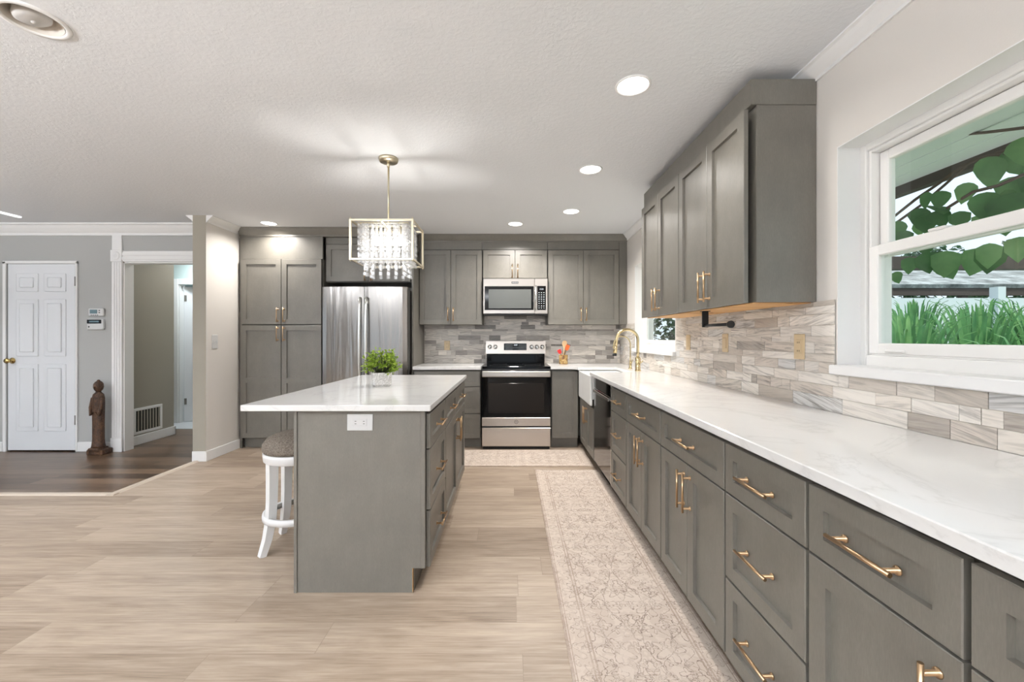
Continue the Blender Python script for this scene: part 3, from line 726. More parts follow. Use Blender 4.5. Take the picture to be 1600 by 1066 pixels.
m = MB(); m.box(.786, .800, .83, .88, .862, .8835, .001); tag(m.build('worktop_bracket', M['white']), 'small white bracket tucked under the worktop edge near the viewer', 'bracket')
# ------------------------------------------------------------------ apron sink
r = thing('farmhouse_sink', 'white fireclay apron front sink below the small window', 'sink', (.735, 4.175, .60))
m = MB()
a0, a1 = -.325, .325; T = .022
m.box(.0, .022, a0, a1, 0, .278, .006, seg=2)
m.box(.022, SX1 - .735 + .02, a0, a0 + T, .06, .276, .0); m.box(.022, SX1 - .735 + .02, a1 - T, a1, .06, .276, .0)
m.box(SX1 - .735, SX1 - .735 + .02, a0 + T, a1 - T, .06, .276); m.box(.022, SX1 - .735 + .02, a0 + T, a1 - T, .06, .085)
for v in m.bm.verts:
    if v.co.z > .274 and v.co.x > .023: v.co.z = .276
m.build('basin', M['ceramic'], r)
m = MB(); m.lathe([(0, .004), (.03, .004), (.04, .001), (.042, 0)], (.24, 0, .0855), 20); m.build('drain', M['hsteel'], r)
# faucets
def arc_pts(p0, h, reach, drop, n=14):
    pts = [(p0[0], p0[1], p0[2])]
    pts += [(p0[0], p0[1], p0[2] + h * t) for t in (.35, .7, 1.0)]
    R = reach / 2; cx = p0[0] - R
    pts += [(cx + R * math.cos(a), p0[1], p0[2] + h + R * math.sin(a)) for a in [PI * k / n for k in range(1, n + 1)]]
    pts.append((p0[0] - reach - .005, p0[1], p0[2] + h - drop)); return pts
r = thing('kitchen_faucet', 'tall brass gooseneck faucet with black spray head', 'faucet', (1.215, 3.975, CT))
m = MB(); m.lathe([(0, 0), (.030, 0), (.030, .006), (.024, .012), (.023, .09), (.025, .095), (.025, .125), (.017, .135), (0, .135)], (0, 0, 0), 20); m.build('body', M['brass'], r)
m = MB(); m.sweep(arc_pts((0, 0, .12), .175, .205, .06), [.0135] * 4 + [.0135] * 15, 14); m.build('spout', M['brass'], r)
m = MB(); m.sweep([(-.2095, 0, .238), (-.2115, 0, .232), (-.221, 0, .165)], [.0135, .017, .019], 14); m.build('spray_head', M['brass'], r)
m = MB(); m.sweep([(-.221, 0, .167), (-.2235, 0, .145)], .0205, 14); m.build('spray_tip', M['black'], r)
m = MB(); m.cyl((0, -.02, .07), (.0, -.045, .07), .011, 12); m.sweep([(0, -.04, .07), (.005, -.06, .085), (.012, -.10, .10)], [.008, .007, .006], 10); m.build('lever', M['brass'], r)
r = thing('filter_faucet', 'slim brass drinking water faucet behind the tall one', 'faucet', (1.225, 4.26, CT))
m = MB(); m.lathe([(0, 0), (.020, 0), (.020, .005), (.013, .012), (.012, .075), (0, .08)], (0, 0, 0), 16); m.build('body', M['brass'], r)
m = MB(); m.sweep(arc_pts((0, 0, .07), .18, .17, .04), .0065, 10); m.build('spout', M['brass'], r)
m = MB(); m.sweep([(0, -.01, .05), (.005, -.035, .065), (.01, -.05, .10)], [.006, .005, .004], 8); m.build('lever', M['brass'], r)
# ------------------------------------------------------------------ dishwasher
r = thing('dishwasher', 'dark mirror-like dishwasher between sink and drawer stack', 'dishwasher', (XC, 3.80, 0), R90)
wD = 3.80 - 3.16
m = MB(); m.box(.004, wD - .004, .012, .57, .10, .87); m.build('cabinet', M['black'], r)
m = MB(); m.box(.004, wD - .004, -.02, .0115, .115, .775, .004); m.build('door', M['dsteel'], r)
m = MB(); m.box(.004, wD - .004, -.02, .0115, .780, .868, .003); cp = m.build('control_panel', M['blackglass'], r)
m = MB(); m.box(wD - .0038, wD + .009, -.022, .57, .10, .868, .002); m.build('side_trim', M['hsteel'], r)
m = MB(); m.box(.03, wD - .03, -.036, -.027, .742, .768, .003); m.box(.04, .065, -.028, -.0195, .746, .764); m.box(wD - .065, wD - .04, -.028, -.0195, .746, .764); m.build('handle', M['hsteel'], r)
m = MB(); m.box(.004, wD - .004, .05, .065, 0, .098); m.build('toe_kick', M['black'], r)
# ------------------------------------------------------------------ range
def text(body, name, mat, size, loc, parent, rot=(PI / 2, 0, 0), ext=.0004):
    c = bpy.data.curves.new(name, 'FONT'); c.body = body; c.size = size; c.extrude = ext; c.align_x = 'CENTER'; c.align_y = 'CENTER'
    c.materials.append(mat); o = bpy.data.objects.new(name, c); o.location = loc; o.rotation_euler = rot; COL.objects.link(o)
    dg = bpy.context.evaluated_depsgraph_get(); me = bpy.data.meshes.new_from_object(o.evaluated_get(dg)); bpy.data.objects.remove(o)
    o = bpy.data.objects.new(name, me); o.location = loc; o.rotation_euler = rot; o.parent = parent; COL.objects.link(o); return o
wR = .756
r = thing('range', 'stainless electric range with black oven door between the back worktops', 'range', (.061, 4.588, 0))
h = wR / 2
m = MB(); m.box(-h + .003, h - .003, .035, .62, .03, .885); m.build('body', M['black'], r)
m = MB(); m.box(-h, h, .018, .60, .888, .915, .004); m.build('cooktop', M['blackglass'], r)
for bx, by, br in ((-.19, .19, .11), (.19, .19, .09), (-.19, .44, .08), (.19, .44, .11)):
    m = MB(); m.lathe([(br - .003, 0), (br, .0004), (br + .003, 0)], (bx, by, .9151), 32); m.build('burner_ring', M['slot'], r)
m = MB(); m.box(-h, h, -.002, .034, .262, .802, .003); od = m.build('oven_door', M['blackglass'], r)
m = MB(); m.box(-h + .07, h - .07, -.0035, -.002, .40, .73, .001); m.build('window', M['winglass'], od)
m = MB(); m.box(-h, h, -.006, .034, .258 - .0, .352, .003); sp = m.build('lower_panel', M['steel'], od)
m = MB(); m.lathe([(.017, 0), (.019, .001), (.021, 0)], (0, 0, 0), 24)
for v in m.bm.verts: v.co = Vector((v.co.x, -.0065 - v.co.z, .305 + v.co.y))
m.build('badge', M['slot'], od); text('GE', 'badge_lettering', M['slot'], .018, (0, -.0068, .305), od)
m = MB(); m.box(-h + .004, h - .004, -.058, -.040, .803, .868, .008, seg=3); m.box(-h + .02, -h + .05, -.042, .03, .815, .855); m.box(h - .05, h - .02, -.042, .03, .815, .855); m.build('handle', M['steel'], od)
m = MB(); m.box(-h, h, .0, .034, .806, .884, .002); m.build('vent_trim', M['black'], r)
m = MB(); m.box(-h, h, -.004, .034, .034, .240, .004); m.build('drawer', M['steel'], r)
m = MB(); m.box(-h + .01, h - .01, .02, .06, .0, .03); m.build('plinth', M['black'], r)
# back guard
m = MB(); m.box(-h + .02, h - .02, .555, .62, .9155, 1.035, .004); m.build('back_riser', M['blackglass'], r)
m = MB(); m.prism([(.545, 1.036), (.62, 1.036), (.62, 1.19), (.565, 1.19)], 'x', -h + .01, h - .01); bg = m.build('control_panel', M['steel'], r)
def gy(z): return .545 + (z - 1.036) / .154 * .02
m = MB(); m.box(-.145, .135, gy(1.12) - .008, gy(1.12) + .004, 1.078, 1.162, .001); dp = m.build('display', M['display'], bg)
text('3:07', 'clock_digits', M['lit'], .026, (0, gy(1.12) - .0085, 1.142), dp)
m = MB()
for i in range(6):
    for j in range(4):
        for sx in (-1, 1): m.box(sx * (.045 + i * .016) - .003, sx * (.045 + i * .016) + .003, gy(1.12) - .0086, gy(1.12) - .008, 1.088 + j * .018, 1.092 + j * .018)
for i in range(4): m.box(-.027 + i * .018 - .003, -.027 + i * .018 + .003, gy(1.12) - .0086, gy(1.12) - .008, 1.106, 1.109)
m.build('key_legends', M['digit'], dp)
for kx in (-.318, -.250, .198, .262, .328):
    m = MB(); m.lathe([(0, .034), (.017, .033), (.019, .028), (.021, .006), (.027, .004), (.028, 0)], (0, 0, 0), 20)
    m.box(-.003, .003, -.018, .018, .033, .037)
    for v in m.bm.verts: v.co = Vector((kx + v.co.x, gy(1.118) - .001 - v.co.z, 1.118 + v.co.y))
    m.build('knob', M['hsteel'], bg)
# ------------------------------------------------------------------ microwave
r = thing('microwave', 'stainless over-the-range microwave below the short wall cabinet', 'microwave', (.055, 4.898, 1.503))
h = .379
m = MB(); m.box(-h, h, .022, .332, .004, .428); m.build('body', M['black'], r)
m = MB(); m.box(-h, .224, -.012, .0215, .012, .426, .004); md = m.build('door', M['steel'], r)
m = MB(); m.box(-h + .018, .215, -.0145, -.0122, .055, .335, .002); gl = m.build('glass', M['blackglass'], md)
m = MB(); m.box(-h + .065, .185, -.0152, -.0146, .075, .298); m.build('mesh_window', M['mwglass'], gl)
m = MB(); m.cyl((.236, -.045, .05), (.236, -.045, .34), .011, 14); m.cyl((.236, -.045, .07), (.236, -.008, .07), .007, 10); m.cyl((.236, -.045, .32), (.236, -.008, .32), .007, 10); m.build('handle', M['hsteel'], md)
m = MB(); m.box(.2255, h, -.012, .0215, .012, .426, .004); cp = m.build('control_panel', M['steel'], r)
m = MB(); m.box(.256, h - .022, -.0145, -.0122, .055, .338, .002); kp = m.build('keypad', M['blackglass'], cp)
m = MB()
for j, z in enumerate((.076, .10, .13, .155, .18, .205, .23, .255)):
    for i in range(3): m.box(.272 + i * .028, .284 + i * .028, -.0152, -.0146, z, z + .007)
m.build('key_legends', M['digit'], kp)
text('12:00', 'clock_digits', M['lit'], .022, (.306, -.0152, .30), kp)
m = MB(); m.box(-.045, .035, -.0142, -.0118, .366, .39, .001); bd = m.build('badge', M['slot'], md)
m = MB()
for i in range(6): m.box(-.038 + i * .0118, -.030 + i * .0118, -.0148, -.0141, .373, .383)
m.build('badge_lettering', M['hsteel'], bd)
m = MB(); m.box(-h, h, .0, .03, -.004, .010); m.build('bottom_vent', M['black'], r)
# ------------------------------------------------------------------ refrigerator
r = thing('refrigerator', 'stainless french door refrigerator between pantry and tall end panel', 'refrigerator', (-1.578, 4.47, 0))
h = .457
m = MB(); m.box(-h + .004, h - .004, .085, .75, .03, 1.76); m.build('body', plain('grey_cabinet_metal', srgb(96, 94, 92), .45, .6), r)
def fdoor(x0, x1, z0, z1, name):
    m = MB(); n = 10; bm = m.bm
    poly = []
    for k in range(n + 1):
        t = k / n; x = x0 + (x1 - x0) * t; xc = x / h
        poly.append((x, .018 * xc * xc + (.012 * max(0, (abs(t - .5) - .44) / .06) ** 2)))
    poly += [(x1, .08), (x0, .08)]
    m.prism(poly, 'z', z0, z1); return m.build(name, M['fsteel'], r)
dl = fdoor(-h, -.003, .64, 1.782, 'door'); drr = fdoor(.003, h, .64, 1.782, 'door'); fz = fdoor(-h, h, .05, .63, 'freezer_drawer')
for s, dd in ((-1, dl), (1, drr)):
    m = MB(); pts = []
    for k in range(13):
        t = k / 12; pts.append((s * .035, -.025 - .022 * math.sin(PI * t), .76 + .905 * t))
    m.sweep(pts, .018, 8, up=(1, 0, 0), aspect=1.0)
    m.box(s * .035 - .012, s * .035 + .012, -.03, .003, .79, .83); m.box(s * .035 - .012, s * .035 + .012, -.03, .003, 1.60, 1.64)
    m.build('handle', M['hsteel'], dd)
m = MB(); m.sweep([(-.36 + .72 * k / 10, -.03 - .012 * math.sin(PI * k / 10), .56) for k in range(11)], .014, 8); m.box(-.34, -.30, -.03, .012, .548, .572); m.box(.30, .34, -.03, .012, .548, .572); m.build('handle', M['hsteel'], fz)
text('LG', 'badge_lettering', M['hsteel'], .028, (.385, .006, 1.738), drr)
m = MB(); m.box(-h + .02, h - .02, .1, .16, 0, .03); m.build('foot_rail', M['black'], r)

# ------------------------------------------------------------------ outlets, switches, wall devices
def duplex(m2, cx, cz, horiz):
    for s in (-1, 1):
        x, z = (cx + s * .02, cz) if horiz else (cx, cz + s * .02)
        for q in (-1, 1):
            if horiz: m2.box(x - .004, x + .004, -.0082, -.0072, z + q * .006 - .0012, z + q * .006 + .0012)
            else: m2.box(x + q * .006 - .0012, x + q * .006 + .0012, -.0082, -.0072, z - .004, z + .004)
def outlet(label, loc, rz, pw, ph, mat, horiz=False, kind='duplex', group=None, cat='outlet', name='outlet'):
    r = thing(name, label, cat, loc, rz, group)
    m = MB(); m.box(-pw / 2, pw / 2, -.005, 0, -ph / 2, ph / 2, .002); m.build('plate', mat, r)
    iw, ih = (.068, .034) if horiz else (.034, .068)
    if kind == 'duplex':
        m = MB(); m.box(-iw / 2, iw / 2, -.0075, -.005, -ih / 2, ih / 2, .0012); m.build('socket', mat, r)
        m = MB(); duplex(m, 0, 0, horiz); m.build('slots', M['slot'], r)
    elif kind == 'rocker':
        m = MB(); m.box(-iw / 2, iw / 2, -.009, -.005, -ih / 2, ih / 2, .002); m.build('rocker', mat, r)
    else:
        for s in (-1, 1):
            m = MB(); m.box(s * .023 - .005, s * .023 + .005, -.013, -.005, -.012, .012, .002); m.build('toggle', mat, r)
    return r
outlet('white double outlet plate on the near end of the island', (-.727, YI0 - .0205, .824), 0, .124, .080, M['plate'], True)
TX = XW - .0088; OG = 'almond plates on the right wall tiles'
outlet('almond switch plate on the wall tiles nearest the small window', (TX, 3.22, 1.197), R90, .072, .118, M['almond'], kind='rocker', group=OG, cat='switch', name='light_switch')
outlet('almond switch plate on the tiles below the black towel holder', (TX, 2.664, 1.199), R90, .072, .118, M['almond'], kind='rocker', group=OG, cat='switch', name='light_switch')
outlet('almond outlet plate on the wall tiles nearest the large window', (TX, 1.98, 1.190), R90, .072, .120, M['almond'], group=OG)
outlet('almond outlet plate on the back tiles left of the range', (-.80, YB - .0088, 1.135), 0, .072, .116, M['almond'])
outlet('white double light switch on the white partition wall', (-3.0395, 4.27, 1.192), PI / 2, .085, .14, M['plate'], kind='toggle', cat='switch', name='light_switch')
TP = (YD - .0) 
r = thing('thermostat', 'white rounded digital thermostat, upper device on the grey wall', 'thermostat', (-4.475, TP, 1.463))
m = MB(); m.box(-.082, .082, -.028, 0, 0, .088, .012, seg=3); m.build('case', M['plate'], r)
m = MB(); m.box(-.058, .02, -.0295, -.0278, .03, .072, .002); m.build('screen', M['lcd'], r)
m = MB()
for k in range(4): m.box(-.05 + k * .022, -.036 + k * .022, -.0295, -.0278, .010, .017)
for z in (.036, .058): m.box(.035, .05, -.0295, -.0278, z, z + .010)
m.build('buttons', M['slot'], r)
r = thing('alarm_keypad', 'white alarm keypad with black screen below the thermostat', 'keypad', (-4.482, TP, 1.318))
m = MB(); m.box(-.088, .088, -.026, 0, 0, .118, .008, seg=2); m.build('case', M['plate'], r)
m = MB(); m.box(-.084, .068, -.0285, -.0258, .068, .110, .003); s_ = m.build('screen', M['blackglass'], r)
m = MB(); m.box(-.06, .044, -.0292, -.0286, .080, .097, .0); m.build('readout', M['lcd'], s_)
m = MB(); m.lathe([(0, .002), (.008, .001), (.009, 0)], (0, 0, 0), 14)
for v in m.bm.verts: v.co = Vector((-.066 + v.co.x, -.026 - v.co.z, .033 + v.co.y))
m.build('emblem', M['slot'], r)
# return air grille low on the hallway wall
r = thing('air_grille', 'white return air grille low on the taupe hallway wall', 'vent', (-4.2995, 4.93, .12), PI / 2)
m = MB(); w2, h2 = .165, .36
# local: x along +Y, y to -X (into the wall)
m.box(-w2 - .03, w2 + .03, -.010, 0, 0, .03, .002); m.box(-w2 - .03, w2 + .03, -.010, 0, .27, .30, .002); m.box(-w2 - .03, -w2, -.010, 0, .03, .27, .002); m.box(w2, w2 + .03, -.010, 0, .03, .27, .002)
m.build('frame', M['white'], r)
m = MB(); m.box(-w2, w2, -.002, -.0005, .03, .27); m.build('duct_shade', M['gap'], r)  # flat near-black sheet in place of the shade inside the duct
for k in range(8):
    m = MB(); x = -w2 + .024 + k * .040; m.box(x, x + .016, -.009, -.003, .031, .269); m.build('slat', M['wall_t'], r)
# paper towel holder
r = thing('paper_towel_holder', 'black empty paper towel holder under the right wall cabinets', 'towel holder', (1.15, 2.46, 1.30))
m = MB(); m.box(-.022, .022, -.022, .022, .086, .0896, .001); m.box(-.018, .018, -.006, .006, -.006, .086, .002); m.build('bracket', M['black'], r)
m = MB(); m.sweep([(0, .0, .004), (0, -.10, .004), (0, -.28, .002)], .0085, 12); m.build('arm', M['black'], r)
m = MB(); m.sweep([(0, -.278, .002), (0, -.292, .002)], .019, 20); m.build('end_stop', M['black'], r)

# ------------------------------------------------------------------ utensil crock
r = tag(MB().lathe([(0, 0), (.05, 0), (.054, .008), (.052, .05), (.055, .108), (.052, .112), (.048, .108), (.046, .012), (0, .012)], (0, 0, 0), 28).build('utensil_crock', M['crockm'], loc=(.635, 5.02, CT)), 'small amber patterned crock holding utensils right of the range', 'crock')
def utensil(name, label, base, tip, hm, head, hmm):
    r = thing(name, label, 'utensil', (.635, 5.02, CT + .014), 0, 'utensils in the crock')
    b0, t0 = Vector(base), Vector(tip); d = (t0 - b0)
    m = MB(); m.sweep([b0, b0 + d * .5, t0], [.005, .0055, .006], 8); m.build('handle', hm, r)
    u = d.normalized(); sx = Vector((1, 0, 0)); sx = (sx - u * sx.dot(u)).normalized(); ny = u.cross(sx)
    m = MB()
    L, W, shape = head
    prof = [(0, .2), (.15, .55), (.4, .95), (.7, 1.0), (.9, .75), (1.0, .25)] if shape == 'spoon' else [(0, .25), (.12, .7), (.25, .92), (.9, 1.0), (1.0, .9)]
    A = []; B = []
    for t, s in prof:
        c = t0 + u * (t * L - .004)
        A.append([m.bm.verts.new(c + sx * W * s * k + ny * .004) for k in (-1, 1)]); B.append([m.bm.verts.new(c + sx * W * s * k - ny * .004) for k in (-1, 1)])
    for i in range(len(prof) - 1):
        m.bm.faces.new((A[i][0], A[i][1], A[i + 1][1], A[i + 1][0])); m.bm.faces.new((B[i][1], B[i][0], B[i + 1][0], B[i + 1][1]))
        for k in (0, 1): m.bm.faces.new((A[i][k], B[i][k], B[i + 1][k], A[i + 1][k]))
    for i in (0, -1): m.bm.faces.new((A[i][0], A[i][1], B[i][1], B[i][0]))
    m.build('blade' if shape != 'spoon' else 'bowl', hmm, r)
utensil('wooden_spoon', 'pale wooden spoon standing tallest in the crock', (-.01, 0, .002), (.012, .01, .19), M['wood'], (.085, .03, 'spoon'), M['wood'])
utensil('spatula', 'red spatula leaning left in the utensil crock', (.018, -.01, .002), (-.036, -.01, .115), M['dwood'], (.055, .022, 'flat'), M['red'])
utensil('spatula', 'orange spatula leaning right in the utensil crock', (-.022, -.012, .002), (.034, -.015, .155), M['dwood'], (.07, .024, 'flat'), M['orange'])
utensil('wooden_spoon', 'brown wooden spoon behind the orange spatula', (-.02, .015, .002), (.036, .02, .17), M['dwood'], (.07, .016, 'spoon'), M['dwood'])
# ------------------------------------------------------------------ potted plant on the island
r = thing('potted_plant', 'small leafy green plant in a white pot on the island', 'plant', (-.858, 2.76, CT), math.radians(24))
m = MB(); bm = m.bm
def sq(hw, z, rr, n=5):
    pts = []
    for (cx, cy, a) in ((1, 1, 0), (-1, 1, PI / 2), (-1, -1, PI), (1, -1, 1.5 * PI)):
        for k in range(n + 1): pts.append(bm.verts.new(((hw - rr) * cx + rr * math.cos(a + PI / 2 * k / n), (hw - rr) * cy + rr * math.sin(a + PI / 2 * k / n), z)))
    return pts
rings = [sq(.05, 0, .02), sq(.058, .012, .02), sq(.062, .09, .018), sq(.056, .09, .016), sq(.054, .075, .016)]
for A, B in zip(rings, rings[1:]):
    for k in range(len(A)): bm.faces.new((A[k], A[(k + 1) % len(A)], B[(k + 1) % len(A)], B[k]))
bm.faces.new(rings[0][::-1]); bm.faces.new(rings[-1])
m.build('pot', M['pot'], r)
rng = random.Random(3)
def leaf_quad(bm, c, d, n, L, W, fold=.25):
    d = d.normalized(); s = d.cross(n); s = s.normalized() if s.length > 1e-5 else Vector((1, 0, 0)); nn = s.cross(d)
    a = bm.verts.new(c); t = bm.verts.new(c + d * L - nn * L * .15); mid = bm.verts.new(c + d * L * .5 - nn * W * fold)
    l = bm.verts.new(c + d * L * .45 + s * W); q = bm.verts.new(c + d * L * .45 - s * W)
    for f in ((a, l, mid), (a, mid, q), (l, t, mid), (mid, t, q)): bm.faces.new(f)
m = MB(); st = MB()
for k in range(95):
    th = rng.uniform(0, 2 * PI); el = math.acos(rng.uniform(-.5, 1)); R = rng.uniform(.78, 1.08)
    d = Vector((math.sin(el) * math.cos(th) * .108, math.sin(el) * math.sin(th) * .108, math.cos(el) * .098)) * R
    tip = Vector((0, 0, .138)) + d; base = Vector((d.x * .25, d.y * .25, .078))
    mid = base.lerp(tip, .5) + Vector((0, 0, .015))
    st.sweep([base, mid, tip], [.0018, .0015, .001], 5)
    for j in range(11):
        c = tip.lerp(mid, rng.uniform(-.1, .75)) + Vector([rng.gauss(0, .008) for _ in range(3)])
        leaf_quad(m.bm, c, Vector((rng.gauss(0, 1), rng.gauss(0, 1), rng.gauss(.2, .8))) + d * 6, Vector((rng.gauss(0, .5), rng.gauss(0, .5), 1)), rng.uniform(.016, .026), rng.uniform(.006, .0095))
m.build('foliage', M['pleaf'], r, recalc=False); st.build('stems', M['pstem'], r)

# ------------------------------------------------------------------ counter stool
r = thing('counter_stool', 'round white stool with grey brown padded seat at the island', 'stool', (-1.275, 2.50, 0), math.radians(8))
m = MB(); m.lathe([(0, .675), (.06, .674), (.12, .664), (.165, .645), (.190, .612), (.192, .585), (.185, .568), (0, .566)], (0, 0, 0), 40); m.build('cushion', M['fabric'], r)
m = MB(); m.lathe([(0, .512), (.176, .512), (.184, .518), (.188, .55), (.188, .564), (.182, .5655), (0, .5655)], (0, 0, 0), 40); m.build('seat_ring', M['white'], r)
for k in range(4):
    a = PI / 4 + k * PI / 2; c, s = math.cos(a), math.sin(a)
    rr = [(.150, .5115), (.150, .42), (.152, .30), (.158, .19), (.176, .09), (.205, 0)]
    m = MB(); m.sweep([(q * c, q * s, z) for q, z in rr], [.035, .034, .032, .031, .028, .024], 4, up=(-s, c, 0), phase=PI / 4, smooth=False); m.build('leg', M['white'], r)
m = MB(); m.lathe([(.166, .176), (.189, .176), (.191, .195), (.188, .210), (.168, .210)], (0, 0, 0), 40, closed=True); fr = m.build('foot_ring', M['white'], r)
m = MB(); m.lathe([(.1655, .178), (.1655, .208), (.1642, .208), (.1642, .178)], (0, 0, 0), 40, closed=True); m.build('kick_plate', M['hinge'], fr)
for k in range(4):
    a = PI / 4 + k * PI / 2 + .35
    m = MB(); m.sweep([(.1645 * math.cos(a), .1645 * math.sin(a), .193), (.161 * math.cos(a), .161 * math.sin(a), .193)], .007, 10); m.build('bolt', M['slot'], fr)

# ------------------------------------------------------------------ rugs
hw, hl = .302, 1.98
m = MB(); m.box(-hw, hw, -hl, hl, 0, .007, .003); o = tag(m.build('runner_rug', rug_mat('faded_runner_rug', hw, hl, 'y'), loc=(.222 + hw, 3.87 - hl, .0)), 'long faded beige runner rug along the right base cabinets', 'rug')
hw, hl = .29, .70
m = MB(); m.box(-hl, hl, -hw, hw, 0, .007, .003); o = tag(m.build('kitchen_rug', rug_mat('faded_kitchen_rug', hw, hl, 'x'), loc=(.10, 4.265, .0)), 'short faded beige rug in front of the range', 'rug')

# ------------------------------------------------------------------ chandelier
r = thing('chandelier', 'champagne box frame chandelier with lit crystal strands above the island', 'chandelier', (-.833, 2.835, 1.74))
hx, hy, zt = .2, .155, .252
m = MB(); m.lathe([(0, CEIL - 1.74), (.065, CEIL - 1.74 - .0), (.065, CEIL - 1.74 - .012), (.060, CEIL - 1.74 - .024), (.012, CEIL - 1.74 - .028), (0, CEIL - 1.74 - .028)], (0, 0, -.0005), 28); m.build('canopy', M['champ'], r)
m = MB(); m.cyl((0, 0, zt), (0, 0, CEIL - 1.74 - .02), .0065, 10); m.cyl((0, 0, CEIL - 1.74 - .06), (0, 0, CEIL - 1.74 - .025), .010, 10); m.build('stem', M['champ'], r)
m = MB(); q = .006
for z in (0, zt):
    for s in (-1, 1):
        m.box(-hx, hx, s * hy - q, s * hy + q, z - q, z + q); m.box(s * hx - q, s * hx + q, -hy, hy, z - q + .0003, z + q + .0003)
for sx in (-1, 1):
    for sy in (-1, 1):
        m.box(sx * hx - q - .0004, sx * hx + q + .0004, sy * hy - q - .0004, sy * hy + q + .0004, -q, zt + q)
        for z in (-.016, zt + .006): m.lathe([(0, 0), (.005, .002), (.006, .006), (.004, .010), (0, .010)], (sx * hx, sy * hy, z), 8)
m.box(-hx, hx, -q, q, zt - q + .0002, zt + q - .0002)
m.build('frame', M['champ'], r)
def crystal(mb, c, w, hgt, wd=None):
    wd = wd or w
    x, y, z = c; n = 6
    for (za, zb, ra, rb) in ((z, z + hgt * .18, .55, 1), (z + hgt * .18, z + hgt * .82, 1, 1), (z + hgt * .82, z + hgt, 1, .55)):
        pass
    mb.lathe([(0, z), (w * .55, z), (w, z + hgt * .2), (w, z + hgt * .8), (w * .55, z + hgt), (0, z + hgt)], (x, y, 0), 6, smooth=False)
ix, iy = .158, .118
def strand(x, y, bottom, big=False):
    m = MB(); z = zt - .012
    while z > bottom + .03:
        for wdt, hh in ((.0125, .024), (.0105, .050)):
            if z - hh < bottom - .012: break
            crystal(m, (x, y, z - hh), wdt, hh); z -= hh + .002
        else: continue
        break
    m.sweep([(x, y, zt - .01), (x, y, z + .002)], .001, 4)
    m.box(x - .0115, x + .0115, y - .0075, y + .0075, z - .024, z, .003)
    return m.build('crystal_strand', M['crystal'], r)
for i in range(12):
    x = -ix + 2 * ix * i / 11
    for q_ in (-1, 1): strand(x, q_ * iy, -.012)
for i in range(1, 8):
    y = -iy + 2 * iy * i / 8
    for q_ in (-1, 1): strand(q_ * ix, y, -.02)
for i in range(6):
    x = -.13 + .26 * i / 5
    for y in (-.085, .085): strand(x, y, -.062)
for y in (-.04, .04):
    for q_ in (-1, 1): strand(q_ * .13, y, -.062)
m = MB()
for z in (zt - .008,):
    for s in (-1, 1): m.box(-ix - .008, ix + .008, s * iy - .004, s * iy + .004, z - .003, z + .003); m.box(s * ix - .004, s * ix + .004, -iy, iy, z - .0028, z + .0028)
    m.box(-.004, .004, -hy, hy, z - .0026, z + .012)
m.build('hanging_rail', M['champ'], r)
for bx in (-.08, 0, .08):
    m = MB(); m.cyl((bx, 0, zt - .004), (bx, 0, zt - .06), .011, 12); m.build('socket', M['champ'], r)
    m = MB(); m.lathe([(0, 0), (.012, .006), (.02, .026), (.019, .045), (.010, .068), (.009, .075), (0, .075)], (bx, 0, zt - .135), 16); m.build('bulb', M['bulb'], r)
for bx in (-.04, .04): lamp('bulb_light', 'POINT', (bx, 0, zt - .11), 4.2, (1, .97, .92), parent=r, shadow_soft_size=.012)

# ------------------------------------------------------------------ ceiling lights
def downlight(x, y, label, rad=.085, power=CAN_W, on=True):
    r = thing('recessed_light', label, 'ceiling light', (x, y, CEIL), 0, 'lit recessed ceiling lights')
    m = MB(); m.lathe([(rad, 0), (rad, -.004), (rad * .93, -.006), (rad * .86, -.004), (rad * .86, 0)], (0, 0, -.0002), 36); m.build('trim_ring', M['white'], r)
    m = MB(); m.lathe([(rad * .855, -.0015), (0, -.0025)], (0, 0, 0), 36); m.build('lens', M['lens'], r, recalc=False)
    lamp('lamp', 'AREA', (0, 0, -.008), power, WARM, parent=r, shape='DISK', size=rad * 1.6, spread=math.radians(150))
    return r
downlight(.592, 2.015, 'lit recessed ceiling light beside the right wall cabinets, nearest the viewer')
downlight(.579, 3.02, 'lit recessed ceiling light before the sink, second along the right row')
downlight(.584, 4.02, 'lit recessed ceiling light furthest along the row by the right wall', power=CAN_W * 2.2)
downlight(.05, 4.46, 'lit recessed ceiling light above the range', power=CAN_W * 2.7)
downlight(-2.58, 4.44, 'lit recessed ceiling light in front of the pantry', power=CAN_W * 1.5)
for x, y in ((.6, .6), (.6, -1.2), (-1.6, -1.4), (-4.2, -1.4), (-4.4, 1.2)): pass
r = thing('recessed_light', 'large unlit recessed ceiling light with tilted bulb in the top left corner', 'ceiling light', (-1.835, 1.60, CEIL))
m = MB(); m.lathe([(.106, 0), (.104, -.005), (.090, -.007), (.086, -.003), (.084, 0)], (0, 0, -.0002), 40); m.build('trim_ring', M['white'], r)
m = MB(); m.lathe([(.0835, -.003), (.081, .03), (.076, .10), (0, .105)], (0, 0, 0), 40); m.build('reflector', M['canw'], r, recalc=False)
m = MB(); m.lathe([(0, -.004), (.040, -.002), (.053, .006), (.056, .018), (.045, .05), (.03, .08), (0, .085)], (0, 0, 0), 28)
m.lathe([(0, -.009), (.008, -.008), (.009, -.003), (0, -.003)], (0, 0, 0), 12)
R_ = Matrix.Rotation(math.radians(10), 4, 'X') @ Matrix.Rotation(math.radians(-8), 4, 'Y')
for v in m.bm.verts: v.co = R_ @ v.co + Vector((-.012, .010, .004))
m.build('bulb', M['unlit'], r)
m = MB(); m.box(-4.97, -4.935, 3.2, 4.2, CEIL - .012, CEIL - .0005, .003); tag(m.build('strip_light', M['strip']), 'thin white light strip on the ceiling at the left edge', 'ceiling light')
